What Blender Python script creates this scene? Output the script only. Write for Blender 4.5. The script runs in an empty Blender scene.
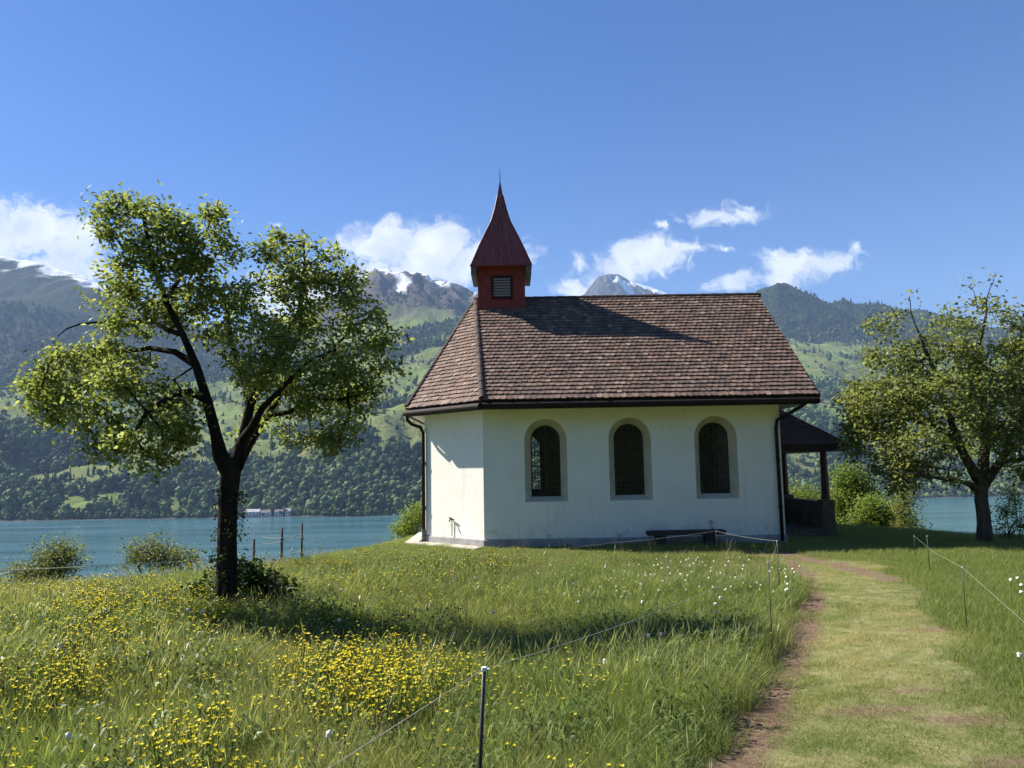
import bpy, bmesh, math, random
import numpy as np
from mathutils import Vector, Matrix
rng = np.random.default_rng(7)
random.seed(7)
S = bpy.context.scene
C = S.collection
R = math.radians
# ------------------------------------------------------------------ camera
F, CX, CY = 769.0, 512.0, 384.0
EYE = 1.866
PITCH, ROLL = math.atan(84 / 769), 0.0175
fw = np.array([0, math.cos(PITCH), math.sin(PITCH)])
r0 = np.array([1.0, 0, 0]); u0 = np.array([0, -math.sin(PITCH), math.cos(PITCH)])
rt = r0 * math.cos(ROLL) - u0 * math.sin(ROLL)
up = u0 * math.cos(ROLL) + r0 * math.sin(ROLL)
cam = bpy.data.cameras.new('camera'); cam.sensor_width = 36; cam.lens = 36 * F / 1024
cam.clip_start = 0.05; cam.clip_end = 60000
co = bpy.data.objects.new('camera', cam); C.objects.link(co)
M = Matrix(((rt[0], up[0], -fw[0], 0), (rt[1], up[1], -fw[1], 0), (rt[2], up[2], -fw[2], EYE), (0, 0, 0, 1)))
co.matrix_world = M
S.camera = co
S.view_settings.view_transform = 'Standard'; S.view_settings.look = 'None'
S.view_settings.exposure = 1.44; S.view_settings.gamma = 1.0
S.render.engine = 'CYCLES'
S.cycles.use_denoising = True
S.cycles.max_bounces = 6; S.cycles.diffuse_bounces = 3; S.cycles.glossy_bounces = 3
S.cycles.transmission_bounces = 4; S.cycles.transparent_max_bounces = 8

def ray(px, py):
    return fw + rt * (px - CX) / F + up * (CY - py) / F
def at(px, py, Y):
    d = ray(px, py); k = Y / d[1]
    return np.array([d[0] * k, Y, EYE + d[2] * k])
def uv_dir(px, py):
    d = ray(px, py); return d[0] / d[1], d[2] / d[1]

# ------------------------------------------------------------------ sky and sun
SUN_EL, SUN_BACK = 41.5, 22.0          # the sun stands to the left and a little behind the chapel front
sun_az_vec = np.array([-math.cos(R(SUN_BACK)), math.sin(R(SUN_BACK))])
sd = np.array([sun_az_vec[0] * math.cos(R(SUN_EL)), sun_az_vec[1] * math.cos(R(SUN_EL)), math.sin(R(SUN_EL))])
sl = bpy.data.lights.new('sun', 'SUN'); sl.energy = 5.0; sl.angle = R(0.53); sl.color = (1.0, 0.95, 0.86)
so = bpy.data.objects.new('sun', sl); C.objects.link(so)
so.rotation_euler = Vector(-sd).to_track_quat('-Z', 'Y').to_euler()
W = bpy.data.worlds.new('World'); S.world = W; W.use_nodes = True
nt = W.node_tree; N = nt.nodes; L = nt.links
for n in list(N): N.remove(n)
SKY_STRENGTH = 0.05
def nd(t, **kw):
    n = N.new(t)
    for k, v in kw.items(): setattr(n, k, v)
    return n
def wm(op, a, b=None, c=None):
    n = nd('ShaderNodeMath', operation=op)
    for i, v in enumerate((a, b, c)):
        if v is None: continue
        if isinstance(v, (int, float)): n.inputs[i].default_value = v
        else: L.new(v, n.inputs[i])
    return n.outputs[0]
sky = nd('ShaderNodeTexSky', sky_type='NISHITA', sun_disc=False)
sky.sun_elevation = R(SUN_EL); sky.sun_rotation = math.atan2(sd[0], sd[1])
sky.air_density = 1.0; sky.dust_density = 0.3; sky.ozone_density = 3.0; sky.altitude = 500
hsv = nd('ShaderNodeHueSaturation'); hsv.inputs['Saturation'].default_value = 1.42; hsv.inputs['Hue'].default_value = 0.515
L.new(sky.outputs[0], hsv.inputs['Color'])
tc = nd('ShaderNodeTexCoord'); sx = nd('ShaderNodeSeparateXYZ'); L.new(tc.outputs['Generated'], sx.inputs[0])
yy = wm('MAXIMUM', sx.outputs[1], 0.02)
uu = wm('DIVIDE', sx.outputs[0], yy); vv = wm('DIVIDE', sx.outputs[2], yy)
cmb = nd('ShaderNodeCombineXYZ'); L.new(uu, cmb.inputs[0]); L.new(vv, cmb.inputs[1])
warp = nd('ShaderNodeTexNoise'); warp.inputs['Scale'].default_value = 22; warp.inputs['Detail'].default_value = 8
L.new(cmb.outputs[0], warp.inputs['Vector'])
wv = nd('ShaderNodeVectorMath', operation='MULTIPLY_ADD'); wv.inputs[1].default_value = (0.075, 0.05, 0); wv.inputs[2].default_value = (-0.0375, -0.025, 0)
L.new(warp.outputs['Color'], wv.inputs[0])
wp = nd('ShaderNodeVectorMath', operation='ADD'); L.new(cmb.outputs[0], wp.inputs[0]); L.new(wv.outputs[0], wp.inputs[1])
BLOBS = [(30, 232, 62, 38, 1), (72, 246, 36, 42, 1), (5, 238, 40, 42, 1), (60, 272, 70, 20, 1),
         (385, 246, 54, 31, 1), (432, 250, 52, 34, 1), (470, 264, 44, 24, 1), (410, 275, 80, 18, 1), (300, 300, 70, 40, .9), (528, 262, 13, 20, .45),
         (648, 258, 52, 22, 1), (618, 272, 36, 22, 1), (690, 247, 24, 10, .8), (656, 231, 9, 6, .6), (580, 264, 14, 13, .6), (578, 290, 24, 14, .9),
         (716, 219, 40, 11, .75), (744, 214, 26, 11, .7), (800, 266, 46, 19, 1), (828, 262, 36, 14, .85), (735, 281, 24, 9, .8), (778, 279, 30, 12, 1), (858, 253, 14, 7, .5),
         (1018, 348, 24, 26, 1), (1120, 330, 90, 30, 1), (-120, 230, 110, 45, 1), (280, 225, 12, 4, .4), (720, 246, 18, 5, .35)]
acc = None
for (px, py, a, b, s) in BLOBS:
    u, v = uv_dir(px, py)
    m = nd('ShaderNodeVectorMath', operation='SUBTRACT'); L.new(wp.outputs[0], m.inputs[0]); m.inputs[1].default_value = (u, v, 0)
    q = nd('ShaderNodeVectorMath', operation='MULTIPLY'); L.new(m.outputs[0], q.inputs[0]); q.inputs[1].default_value = (F / a, F / b, 0)
    l = nd('ShaderNodeVectorMath', operation='LENGTH'); L.new(q.outputs[0], l.inputs[0])
    d = wm('MULTIPLY_ADD', l.outputs['Value'], -1.0 * s, s)
    acc = d if acc is None else wm('MAXIMUM', acc, d)
fn = nd('ShaderNodeTexNoise'); fn.inputs['Scale'].default_value = 44; fn.inputs['Detail'].default_value = 12; fn.inputs['Roughness'].default_value = 0.68
L.new(wp.outputs[0], fn.inputs['Vector'])
dens = wm('ADD', acc, wm('MULTIPLY_ADD', fn.outputs['Fac'], 2.0, -0.84))
mr = nd('ShaderNodeMapRange', interpolation_type='SMOOTHSTEP'); L.new(dens, mr.inputs['Value'])
mr.inputs['From Min'].default_value = 0.05; mr.inputs['From Max'].default_value = 0.75
mask = wm('MULTIPLY', mr.outputs[0], wm('GREATER_THAN', sx.outputs[1], 0.05))
sn = nd('ShaderNodeTexNoise'); sn.inputs['Scale'].default_value = 20; sn.inputs['Detail'].default_value = 6; sn.inputs['Roughness'].default_value = 0.55
off = nd('ShaderNodeVectorMath', operation='ADD'); off.inputs[1].default_value = (0.006, -0.012, 3.0); L.new(wp.outputs[0], off.inputs[0]); L.new(off.outputs[0], sn.inputs['Vector'])
ramp = nd('ShaderNodeValToRGB'); L.new(sn.outputs['Fac'], ramp.inputs[0])
ramp.color_ramp.elements[0].position = 0.3; ramp.color_ramp.elements[0].color = (5.6, 6.1, 6.9, 1)
ramp.color_ramp.elements[1].position = 0.66; ramp.color_ramp.elements[1].color = (9.3, 9.3, 9.4, 1)
mx = nd('ShaderNodeMix', data_type='RGBA'); L.new(mask, mx.inputs['Factor']); L.new(hsv.outputs[0], mx.inputs['A']); L.new(ramp.outputs[0], mx.inputs['B'])
bg = nd('ShaderNodeBackground'); bg.inputs['Strength'].default_value = SKY_STRENGTH; L.new(mx.outputs['Result'], bg.inputs['Color'])
wo = nd('ShaderNodeOutputWorld'); L.new(bg.outputs[0], wo.inputs[0])

# ------------------------------------------------------------------ numpy noise
def _hash(ix, iy, seed):
    h = (ix.astype(np.int64) * 374761393 + iy.astype(np.int64) * 668265263 + seed * 974711) & 0x7fffffff
    h = ((h ^ (h >> 13)) * 1274126177) & 0x7fffffff
    h = h ^ (h >> 16)
    return (h & 0xffff) / 65535.0
def vnoise(x, y, seed=0):
    x = np.asarray(x, float); y = np.asarray(y, float)
    ix = np.floor(x); iy = np.floor(y); fx = x - ix; fy = y - iy
    fx = fx * fx * (3 - 2 * fx); fy = fy * fy * (3 - 2 * fy)
    a = _hash(ix, iy, seed); b = _hash(ix + 1, iy, seed); c = _hash(ix, iy + 1, seed); d = _hash(ix + 1, iy + 1, seed)
    return (a * (1 - fx) + b * fx) * (1 - fy) + (c * (1 - fx) + d * fx) * fy
def fbm(x, y, oct=4, seed=0, gain=0.5):
    s = 0; a = 1; t = 0
    for o in range(oct):
        s = s + a * vnoise(np.asarray(x) * 2 ** o + 17.3 * o, np.asarray(y) * 2 ** o - 9.1 * o, seed + o); t += a; a *= gain
    return s / t
def sstep(a, b, x):
    t = np.clip((np.asarray(x, float) - a) / (b - a), 0, 1); return t * t * (3 - 2 * t)

# ------------------------------------------------------------------ object helpers
def tag(o, label=None, cat=None, group=None, kind=None):
    if label: o['label'] = label
    if cat: o['category'] = cat
    if group: o['group'] = group
    if kind: o['kind'] = kind
    return o
def empty(name, loc, label=None, cat=None, group=None):
    o = bpy.data.objects.new(name, None); C.objects.link(o); o.location = loc; o.empty_display_size = 0.2
    return tag(o, label, cat, group)
class MB:
    def __init__(s): s.v = []; s.f = []; s.m = []
    def add(s, verts, faces, mat=0):
        b = len(s.v); s.v.extend([tuple(map(float, p)) for p in verts])
        for f in faces: s.f.append(tuple(i + b for i in f)); s.m.append(mat)
    def quad(s, a, b, c, d, mat=0): s.add([a, b, c, d], [(0, 1, 2, 3)], mat)
    def box(s, x0, x1, y0, y1, z0, z1, mat=0):
        v = [(x, y, z) for z in (z0, z1) for y in (y0, y1) for x in (x0, x1)]
        s.add(v, [(0, 2, 3, 1), (4, 5, 7, 6), (0, 1, 5, 4), (2, 6, 7, 3), (0, 4, 6, 2), (1, 3, 7, 5)], mat)
    def bar(s, p, q, w, h, mat=0, upv=(0, 0, 1)):
        p = np.array(p, float); q = np.array(q, float); d = q - p; d /= np.linalg.norm(d)
        sd_ = np.cross(d, upv); sd_ /= np.linalg.norm(sd_); u_ = np.cross(sd_, d)
        v = []
        for e in (p, q):
            for (a, b) in ((-1, -1), (1, -1), (1, 1), (-1, 1)): v.append(e + sd_ * a * w / 2 + u_ * b * h / 2)
        s.add(v, [(0, 1, 2, 3), (7, 6, 5, 4), (0, 4, 5, 1), (1, 5, 6, 2), (2, 6, 7, 3), (3, 7, 4, 0)], mat)
    def tube(s, pts, rad, n=6, mat=0, caps=True):
        pts = [np.array(p, float) for p in pts]
        if np.isscalar(rad): rad = [rad] * len(pts)
        vs = []; fs = []
        ref = None
        for i, p in enumerate(pts):
            d = pts[min(i + 1, len(pts) - 1)] - pts[max(i - 1, 0)]
            d = d / (np.linalg.norm(d) + 1e-9)
            if ref is None: ref = np.array([1, 0, 0]) if abs(d[0]) < 0.8 else np.array([0, 1, 0])
            a = np.cross(d, ref); a /= np.linalg.norm(a) + 1e-9; b = np.cross(d, a)
            for k in range(n):
                t = 2 * math.pi * k / n
                vs.append(p + rad[i] * (a * math.cos(t) + b * math.sin(t)))
        for i in range(len(pts) - 1):
            for k in range(n):
                fs.append((i * n + k, i * n + (k + 1) % n, (i + 1) * n + (k + 1) % n, (i + 1) * n + k))
        if caps:
            fs.append(tuple(range(n))[::-1]); fs.append(tuple(range((len(pts) - 1) * n, len(pts) * n)))
        s.add(vs, fs, mat)
    def prism(s, poly, vec, mat=0):
        n = len(poly); poly = [np.array(p, float) for p in poly]; vec = np.array(vec, float)
        s.add(poly + [p + vec for p in poly], [tuple(range(n))[::-1], tuple(range(n, 2 * n))] + [(i, (i + 1) % n, n + (i + 1) % n, n + i) for i in range(n)], mat)
    def build(s, name, mats, parent=None, origin=(0, 0, 0), smooth=False, loc=None, fix=False):
        me = bpy.data.meshes.new(name)
        o_ = np.array(origin, float)
        v = np.array(s.v, float).reshape(-1, 3) - o_
        me.from_pydata(v.tolist(), [], s.f)
        if not isinstance(mats, (list, tuple)): mats = [mats]
        for m in mats: me.materials.append(m)
        if len(mats) > 1: me.polygons.foreach_set('material_index', s.m)
        if smooth: me.polygons.foreach_set('use_smooth', [True] * len(me.polygons))
        if fix:
            bm = bmesh.new(); bm.from_mesh(me); bmesh.ops.recalc_face_normals(bm, faces=bm.faces); bm.to_mesh(me); bm.free()
        me.update()
        o = bpy.data.objects.new(name, me); C.objects.link(o)
        if parent is not None: o.parent = parent
        elif loc is not None: o.location = loc
        else: o.location = origin
        return o
def np_mesh(name, v, f, mats, smooth=False, attrs=None, link=True):
    me = bpy.data.meshes.new(name); v = np.asarray(v, np.float32); f = np.asarray(f, np.int32)
    k = f.shape[1]
    me.vertices.add(len(v)); me.vertices.foreach_set('co', v.ravel())
    me.loops.add(f.size); me.loops.foreach_set('vertex_index', f.ravel())
    me.polygons.add(len(f)); me.polygons.foreach_set('loop_start', np.arange(0, f.size, k, dtype=np.int32))
    me.polygons.foreach_set('loop_total', np.full(len(f), k, np.int32))
    if smooth: me.polygons.foreach_set('use_smooth', np.ones(len(f), bool))
    for m in (mats if isinstance(mats, (list, tuple)) else [mats]): me.materials.append(m)
    for an, av in (attrs or {}).items():
        a = me.attributes.new(an, 'FLOAT', 'POINT'); a.data.foreach_set('value', np.asarray(av, np.float32))
    me.update(calc_edges=True); me.validate()
    o = bpy.data.objects.new(name, me)
    if link: C.objects.link(o)
    return o

# ------------------------------------------------------------------ materials
def new_mat(name):
    m = bpy.data.materials.new(name); m.use_nodes = True
    t = m.node_tree; b = t.nodes['Principled BSDF']
    return m, t, b
def setb(b, col=None, rough=0.8, spec=0.3, metal=0.0):
    if col is not None: b.inputs['Base Color'].default_value = (*col, 1)
    b.inputs['Roughness'].default_value = rough; b.inputs['Specular IOR Level'].default_value = spec; b.inputs['Metallic'].default_value = metal
def noise_mat(name, c1, c2, scale=6, rough=0.8, spec=0.25, bump=0.0, bscale=40, detail=5, metal=0.0, stretch=None, bdist=0.02):
    m, t, b = new_mat(name); setb(b, c1, rough, spec, metal)
    g = t.nodes.new('ShaderNodeNewGeometry')
    src = g.outputs['Position']
    if stretch:
        mp = t.nodes.new('ShaderNodeMapping'); mp.inputs['Scale'].default_value = stretch; t.links.new(src, mp.inputs['Vector']); src = mp.outputs[0]
    n = t.nodes.new('ShaderNodeTexNoise'); n.inputs['Scale'].default_value = scale; n.inputs['Detail'].default_value = detail; n.inputs['Roughness'].default_value = 0.6
    t.links.new(src, n.inputs['Vector'])
    r = t.nodes.new('ShaderNodeValToRGB'); r.color_ramp.elements[0].position = 0.32; r.color_ramp.elements[1].position = 0.68
    r.color_ramp.elements[0].color = (*c1, 1); r.color_ramp.elements[1].color = (*c2, 1)
    t.links.new(n.outputs['Fac'], r.inputs[0]); t.links.new(r.outputs[0], b.inputs['Base Color'])
    if bump:
        n2 = t.nodes.new('ShaderNodeTexNoise'); n2.inputs['Scale'].default_value = bscale; n2.inputs['Detail'].default_value = 6
        t.links.new(src, n2.inputs['Vector'])
        bp = t.nodes.new('ShaderNodeBump'); bp.inputs['Strength'].default_value = bump; bp.inputs['Distance'].default_value = bdist
        t.links.new(n2.outputs['Fac'], bp.inputs['Height']); t.links.new(bp.outputs[0], b.inputs['Normal'])
    return m
def leaf_mat(name, cols, trans=0.4, instancer_tint=None, rand='island', tcol=1.35, gloss=0.025):
    """cols: list of base colours picked per leaf/blade"""
    m = bpy.data.materials.new(name); m.use_nodes = True; t = m.node_tree; n = t.nodes; l = t.links
    for q in list(n): n.remove(q)
    out = n.new('ShaderNodeOutputMaterial')
    if rand == 'island':
        g = n.new('ShaderNodeNewGeometry'); rnd = g.outputs['Random Per Island']
    else:
        g = n.new('ShaderNodeObjectInfo'); rnd = g.outputs['Random']
    r = n.new('ShaderNodeValToRGB'); els = r.color_ramp.elements
    while len(els) < len(cols): els.new(0.5)
    for i, c in enumerate(cols): els[i].position = i / max(1, len(cols) - 1); els[i].color = (*c, 1)
    l.new(rnd, r.inputs[0]); col = r.outputs[0]
    if instancer_tint:
        a = n.new('ShaderNodeAttribute'); a.attribute_type = 'INSTANCER'; a.attribute_name = 'tint'
        x = n.new('ShaderNodeMix'); x.data_type = 'RGBA'; l.new(a.outputs['Fac'], x.inputs['Factor']); l.new(col, x.inputs['A']); x.inputs['B'].default_value = (*instancer_tint, 1)
        col = x.outputs['Result']
    d = n.new('ShaderNodeBsdfDiffuse'); l.new(col, d.inputs['Color'])
    tr = n.new('ShaderNodeBsdfTranslucent')
    mu = n.new('ShaderNodeMix'); mu.data_type = 'RGBA'; mu.blend_type = 'MULTIPLY'; mu.inputs['Factor'].default_value = 1
    l.new(col, mu.inputs['A']); mu.inputs['B'].default_value = (tcol * 1.1, tcol * 1.1, tcol * 0.65, 1); l.new(mu.outputs['Result'], tr.inputs['Color'])
    s = n.new('ShaderNodeMixShader'); s.inputs[0].default_value = trans; l.new(d.outputs[0], s.inputs[1]); l.new(tr.outputs[0], s.inputs[2])
    gl = n.new('ShaderNodeBsdfGlossy'); gl.inputs['Roughness'].default_value = 0.45; gl.inputs['Color'].default_value = (0.8, 0.85, 0.8, 1)
    lw = n.new('ShaderNodeLayerWeight'); lw.inputs[0].default_value = 0.25
    mm = n.new('ShaderNodeMath'); mm.operation = 'MULTIPLY_ADD'; l.new(lw.outputs['Fresnel'], mm.inputs[0]); mm.inputs[1].default_value = gloss; mm.inputs[2].default_value = 0.006
    s2 = n.new('ShaderNodeMixShader'); l.new(mm.outputs[0], s2.inputs[0]); l.new(s.outputs[0], s2.inputs[1]); l.new(gl.outputs[0], s2.inputs[2])
    l.new(s2.outputs[0], out.inputs[0])
    return m

# ------------------------------------------------------------------ near terrain
EX = [-60, -14, -9.2, -7.6, -6.3, -5.0, -3.6, -2.2, 2, 8.5, 10, 12, 16, 22, 60]
EYV = [9, 12.3, 13.9, 14.8, 15.9, 18.0, 22.0, 28.0, 30, 29, 26, 22.0, 20.5, 21, 24]
def ground(x, y):
    x = np.asarray(x, float); y = np.asarray(y, float)
    z = 0.17 * (1 - sstep(5, 17, y))
    z = z - 0.035 * np.maximum(0, -x - 4.5) + 0.0 * x
    z = z + 0.07 * (fbm(x * 0.35, y * 0.35, 3, 5) - 0.5) * (1 - sstep(15, 18, y))
    z = z - 0.27 * np.exp(-((x - 0.2) / 2.6) ** 2 - ((y - 8.8) / 3.0) ** 2)
    d = (y - np.interp(x, EX, EYV)) / 1.1
    sp = np.where(d > 20, d, np.log1p(np.exp(np.minimum(d, 20)))) * 1.1
    z = z - 0.52 * sp
    z = z + 0.36 * np.maximum(0, np.hypot(-y - 6, 3) - 4) * (y < -6) - 0.1 * np.maximum(0, np.abs(x) - 40) * (1 - sstep(6, -20, y) * 0)  # slope behind the camera: unseen, added to cut skylight on the chapel front
    return z
def hit(px, py):
    d = ray(px, py)
    Y = np.arange(2.0, 60, 0.02)
    x = d[0] / d[1] * Y; z = EYE + d[2] / d[1] * Y
    k = np.argmax(z <= ground(x, Y))
    return np.array([x[k], Y[k], z[k]])
# path and worn earth, laid out on the ground
LD = np.array([hit(*p)[:2] for p in ((712, 800), (742, 766), (768, 712), (789, 655), (805, 615), (811, 596), (806, 578), (790, 562))])
RE = np.array([hit(*p)[:2] for p in ((1075, 800), (1050, 766), (1010, 712), (965, 655), (938, 615), (922, 596), (905, 578), (880, 562))])
def seg_dist(x, y, P):
    d = np.full(np.shape(x), 1e9)
    for a, b in zip(P[:-1], P[1:]):
        ab = b - a; t = np.clip(((x - a[0]) * ab[0] + (y - a[1]) * ab[1]) / (ab @ ab), 0, 1)
        d = np.minimum(d, np.hypot(x - a[0] - t * ab[0], y - a[1] - t * ab[1]))
    return d
STREAK = np.array([hit(*p)[:2] for p in ((770, 552), (800, 557), (840, 566), (872, 574), (892, 581))])
STREAK2 = np.array([hit(*p)[:2] for p in ((640, 553), (700, 553), (745, 553), (790, 562), (810, 575))])
SPOTS = [hit(865, 712)[:2], hit(950, 720)[:2], hit(920, 690)[:2], hit(925, 630)[:2], hit(1000, 765)[:2]]
YMAX = LD[-1, 1]
def masks(x, y):
    x = np.asarray(x, float); y = np.asarray(y, float)
    xl = np.interp(y, LD[:, 1], LD[:, 0]); xr = np.interp(y, RE[:, 1], RE[:, 0])
    nz = fbm(x * 1.6, y * 1.6, 4, 11) - 0.5
    w = 0.16 + 0.14 * (fbm(x * 0.8, y * 0.8, 2, 3) - 0.3)
    dirt = 1 - sstep(0.35, 1.25, (seg_dist(x, y, LD) + 0.35 * nz) / np.maximum(w, 0.08))
    dirt = np.maximum(dirt, 0.9 * (1 - sstep(0.4, 1.1, (seg_dist(x, y, STREAK) + 0.5 * nz) / 0.32)))
    dirt = np.maximum(dirt, 0.65 * (1 - sstep(0.3, 1.1, (seg_dist(x, y, STREAK2) + 0.6 * nz) / 0.25)))
    dry = sstep(-0.1, 0.25, x - xl + 0.4 * nz) * (1 - sstep(-0.35, 0.35, x - xr + 0.8 * nz)) * (1 - sstep(YMAX - 1.0, YMAX + 1.5, y))
    dry = np.maximum(dry, 0.5 * (1 - sstep(0.2, 1.2, (seg_dist(x, y, STREAK2)) / 0.7)))
    for i, s in enumerate(SPOTS):
        q = np.hypot((x - s[0]) / 0.42, (y - s[1]) / 0.13) + 1.6 * nz
        dirt = np.maximum(dirt, 0.95 * (1 - sstep(0.3, 1.1, q)))
    left = 1 - sstep(-0.42, -0.14, x - xl + 0.3 * nz)
    tall = left * (1 - sstep(15.0, 16.2, y + 0.9 * nz + 0.12 * np.maximum(0, -x - 0)))
    tall = np.where(x < -3.2, np.maximum(tall, 1 - sstep(-4.6, -3.2, x)), tall)
    return dirt, dry, tall

# ground sheet -------------------------------------------------------------
def axis(lo, hi, a, b, step, grow=1.09):
    v = list(np.arange(a, b, step)); s = step; p = v[-1]
    while p < hi: s *= grow; p += s; v.append(min(p, hi))
    s = step; p = v[0]
    while p > lo: s *= grow; p -= s; v.insert(0, max(p, lo))
    return np.array(v)
gx = axis(-600, 600, -13, 14, 0.11); gy = axis(-260, 175, 2.5, 27, 0.11)
GX, GY = np.meshgrid(gx, gy)
GZ = np.maximum(ground(GX, GY), -90)
dm, ym, tm = masks(GX, GY)
idx = np.arange(GX.size).reshape(GX.shape)
quads = np.stack([idx[:-1, :-1], idx[:-1, 1:], idx[1:, 1:], idx[1:, :-1]], -1).reshape(-1, 4)
m, t, b = new_mat('meadow_soil'); setb(b, None, 0.95, 0.1)
def attr(t, name):
    a = t.nodes.new('ShaderNodeAttribute'); a.attribute_name = name; return a.outputs['Fac']
def mixc(t, fac, a, b):
    x = t.nodes.new('ShaderNodeMix'); x.data_type = 'RGBA'
    for s, v in (('Factor', fac), ('A', a), ('B', b)):
        if isinstance(v, tuple): x.inputs[s].default_value = (*v, 1)
        elif isinstance(v, (int, float)): x.inputs[s].default_value = v
        else: t.links.new(v, x.inputs[s])
    return x.outputs['Result']
def noise(t, scale, detail=5, rough=0.6, stretch=None):
    g = t.nodes.new('ShaderNodeNewGeometry'); src = g.outputs['Position']
    if stretch:
        mp = t.nodes.new('ShaderNodeMapping'); mp.inputs['Scale'].default_value = stretch; t.links.new(src, mp.inputs['Vector']); src = mp.outputs[0]
    n = t.nodes.new('ShaderNodeTexNoise'); n.inputs['Scale'].default_value = scale; n.inputs['Detail'].default_value = detail; n.inputs['Roughness'].default_value = rough
    t.links.new(src, n.inputs['Vector']); return n.outputs['Fac']
def rampn(t, fac, a, b, lo=0.35, hi=0.65):
    r = t.nodes.new('ShaderNodeMapRange'); r.inputs['From Min'].default_value = lo; r.inputs['From Max'].default_value = hi
    t.links.new(fac, r.inputs['Value'])
    return mixc(t, r.outputs[0], a, b)
base = rampn(t, noise(t, 9), (0.035, 0.055, 0.015), (0.075, 0.10, 0.028))
dryc = rampn(t, noise(t, 5), (0.12, 0.14, 0.042), (0.27, 0.25, 0.115))
dirtc = rampn(t, noise(t, 22, 8), (0.115, 0.072, 0.048), (0.235, 0.16, 0.108))
c = mixc(t, attr(t, 'dry'), base, dryc); c = mixc(t, attr(t, 'dirt'), c, dirtc)
t.links.new(c, b.inputs['Base Color'])
bp = t.nodes.new('ShaderNodeBump'); bp.inputs['Strength'].default_value = 0.8; bp.inputs['Distance'].default_value = 0.03
t.links.new(noise(t, 45, 8, 0.7), bp.inputs['Height']); t.links.new(bp.outputs[0], b.inputs['Normal'])
g_o = np_mesh('ground', np.stack([GX, GY, GZ], -1).reshape(-1, 3), quads, m, True, {'dirt': dm.ravel(), 'dry': ym.ravel()})
tag(g_o, 'grassy hilltop with a mown path and a strip of bare brown earth', 'ground', kind='structure')

# ------------------------------------------------------------------ lake
LZ = -75.0
m, t, b = new_mat('lake_water'); setb(b, (0.022, 0.115, 0.135), 0.16, 0.42)
rr_ = t.nodes.new('ShaderNodeMapRange'); rr_.inputs['From Min'].default_value = 0.35; rr_.inputs['From Max'].default_value = 0.68; rr_.inputs['To Min'].default_value = 0.13; rr_.inputs['To Max'].default_value = 0.26; t.links.new(noise(t, 0.01, 5, 0.6, (0.3, 2.2, 1)), rr_.inputs['Value']); t.links.new(rr_.outputs[0], b.inputs['Roughness'])
bp = t.nodes.new('ShaderNodeBump'); bp.inputs['Strength'].default_value = 0.5; bp.inputs['Distance'].default_value = 0.5
t.links.new(noise(t, 0.35, 4, 0.6, (1, 0.5, 1)), bp.inputs['Height']); t.links.new(bp.outputs[0], b.inputs['Normal'])
t.links.new(rampn(t, noise(t, 0.012, 4, 0.5, (0.25, 1, 1)), (0.036, 0.105, 0.135), (0.058, 0.14, 0.165)), b.inputs['Base Color'])
mb = MB(); mb.quad((-6000, -400, LZ), (6000, -400, LZ), (6000, 3000, LZ), (-6000, 3000, LZ))
tag(mb.build('lake', m), 'calm teal blue lake below the meadow', 'lake', kind='structure')

# ------------------------------------------------------------------ far hills and mountains
tcol = np.unique(np.concatenate([np.linspace(-1.9, -0.8, 90), np.linspace(-0.8, 0.8, 560), np.linspace(0.8, 1.9, 90)]))
Yrow = np.concatenate([np.arange(1150, 3400, 12.0), np.arange(3400, 7000, 22.0)])
TX = 512 + F * tcol
def curve(pts):
    p = np.array(pts, float); return np.interp(TX, p[:, 0], p[:, 1])
def zof(py, Y):
    # world height of a far point seen at column tcol and picture row py, at distance Y
    z = np.zeros_like(tcol)
    for i, (tt, p, y) in enumerate(zip(tcol, py, Y)):
        a = fw[2] + up[2] * (CY - p) / F; bb = rt[2] / F; c1 = fw[0] + up[0] * (CY - p) / F; c2 = rt[0] / F
        dy0 = fw[1] + up[1] * (CY - p) / F; dy1 = rt[1] / F
        q = (tt * dy0 - c1) / (c2 - tt * dy1)
        z[i] = EYE + (a + bb * q) / (dy0 + dy1 * q) * y
    return z
shore = curve([(-1000, 1230), (0, 1341), (200, 1345), (300, 1335), (345, 1300), (420, 1329), (700, 1440), (920, 1602), (2000, 1900)])
shore = shore + 25 * (fbm(tcol * 22, tcol * 0 + 3, 4, 8) - 0.5)
K = []
K.append((shore - 120, np.full_like(shore, LZ - 22)))
K.append((shore, np.full_like(shore, LZ - 0.5)))
K.append((shore + 40, np.full_like(shore, LZ + 5)))
Y1 = shore + 420; K.append((Y1, zof(curve([(-1000, 440), (0, 456), (100, 452), (200, 458), (300, 452), (360, 440), (420, 428), (480, 432), (780, 430), (900, 445), (1024, 440), (2000, 430)]), Y1)))
Y2 = shore + 1150; K.append((Y2, zof(curve([(-1000, 390), (0, 404), (100, 400), (300, 398), (400, 388), (450, 375), (600, 372), (780, 378), (850, 385), (1024, 388), (2000, 380)]), Y2)))
Y3 = shore + 2000; K.append((Y3, zof(curve([(-1000, 340), (0, 372), (100, 365), (220, 370), (300, 358), (380, 340), (430, 332), (470, 330), (600, 325), (760, 345), (800, 338), (870, 340), (1024, 350), (2000, 330)]), Y3)))
Y4 = curve([(-1000, 4700), (200, 4700), (330, 4700), (480, 4700), (600, 4400), (720, 4050), (900, 4050), (1100, 4200), (2000, 4700)])
Y4 = np.maximum(Y4, Y3 + 500)
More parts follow.
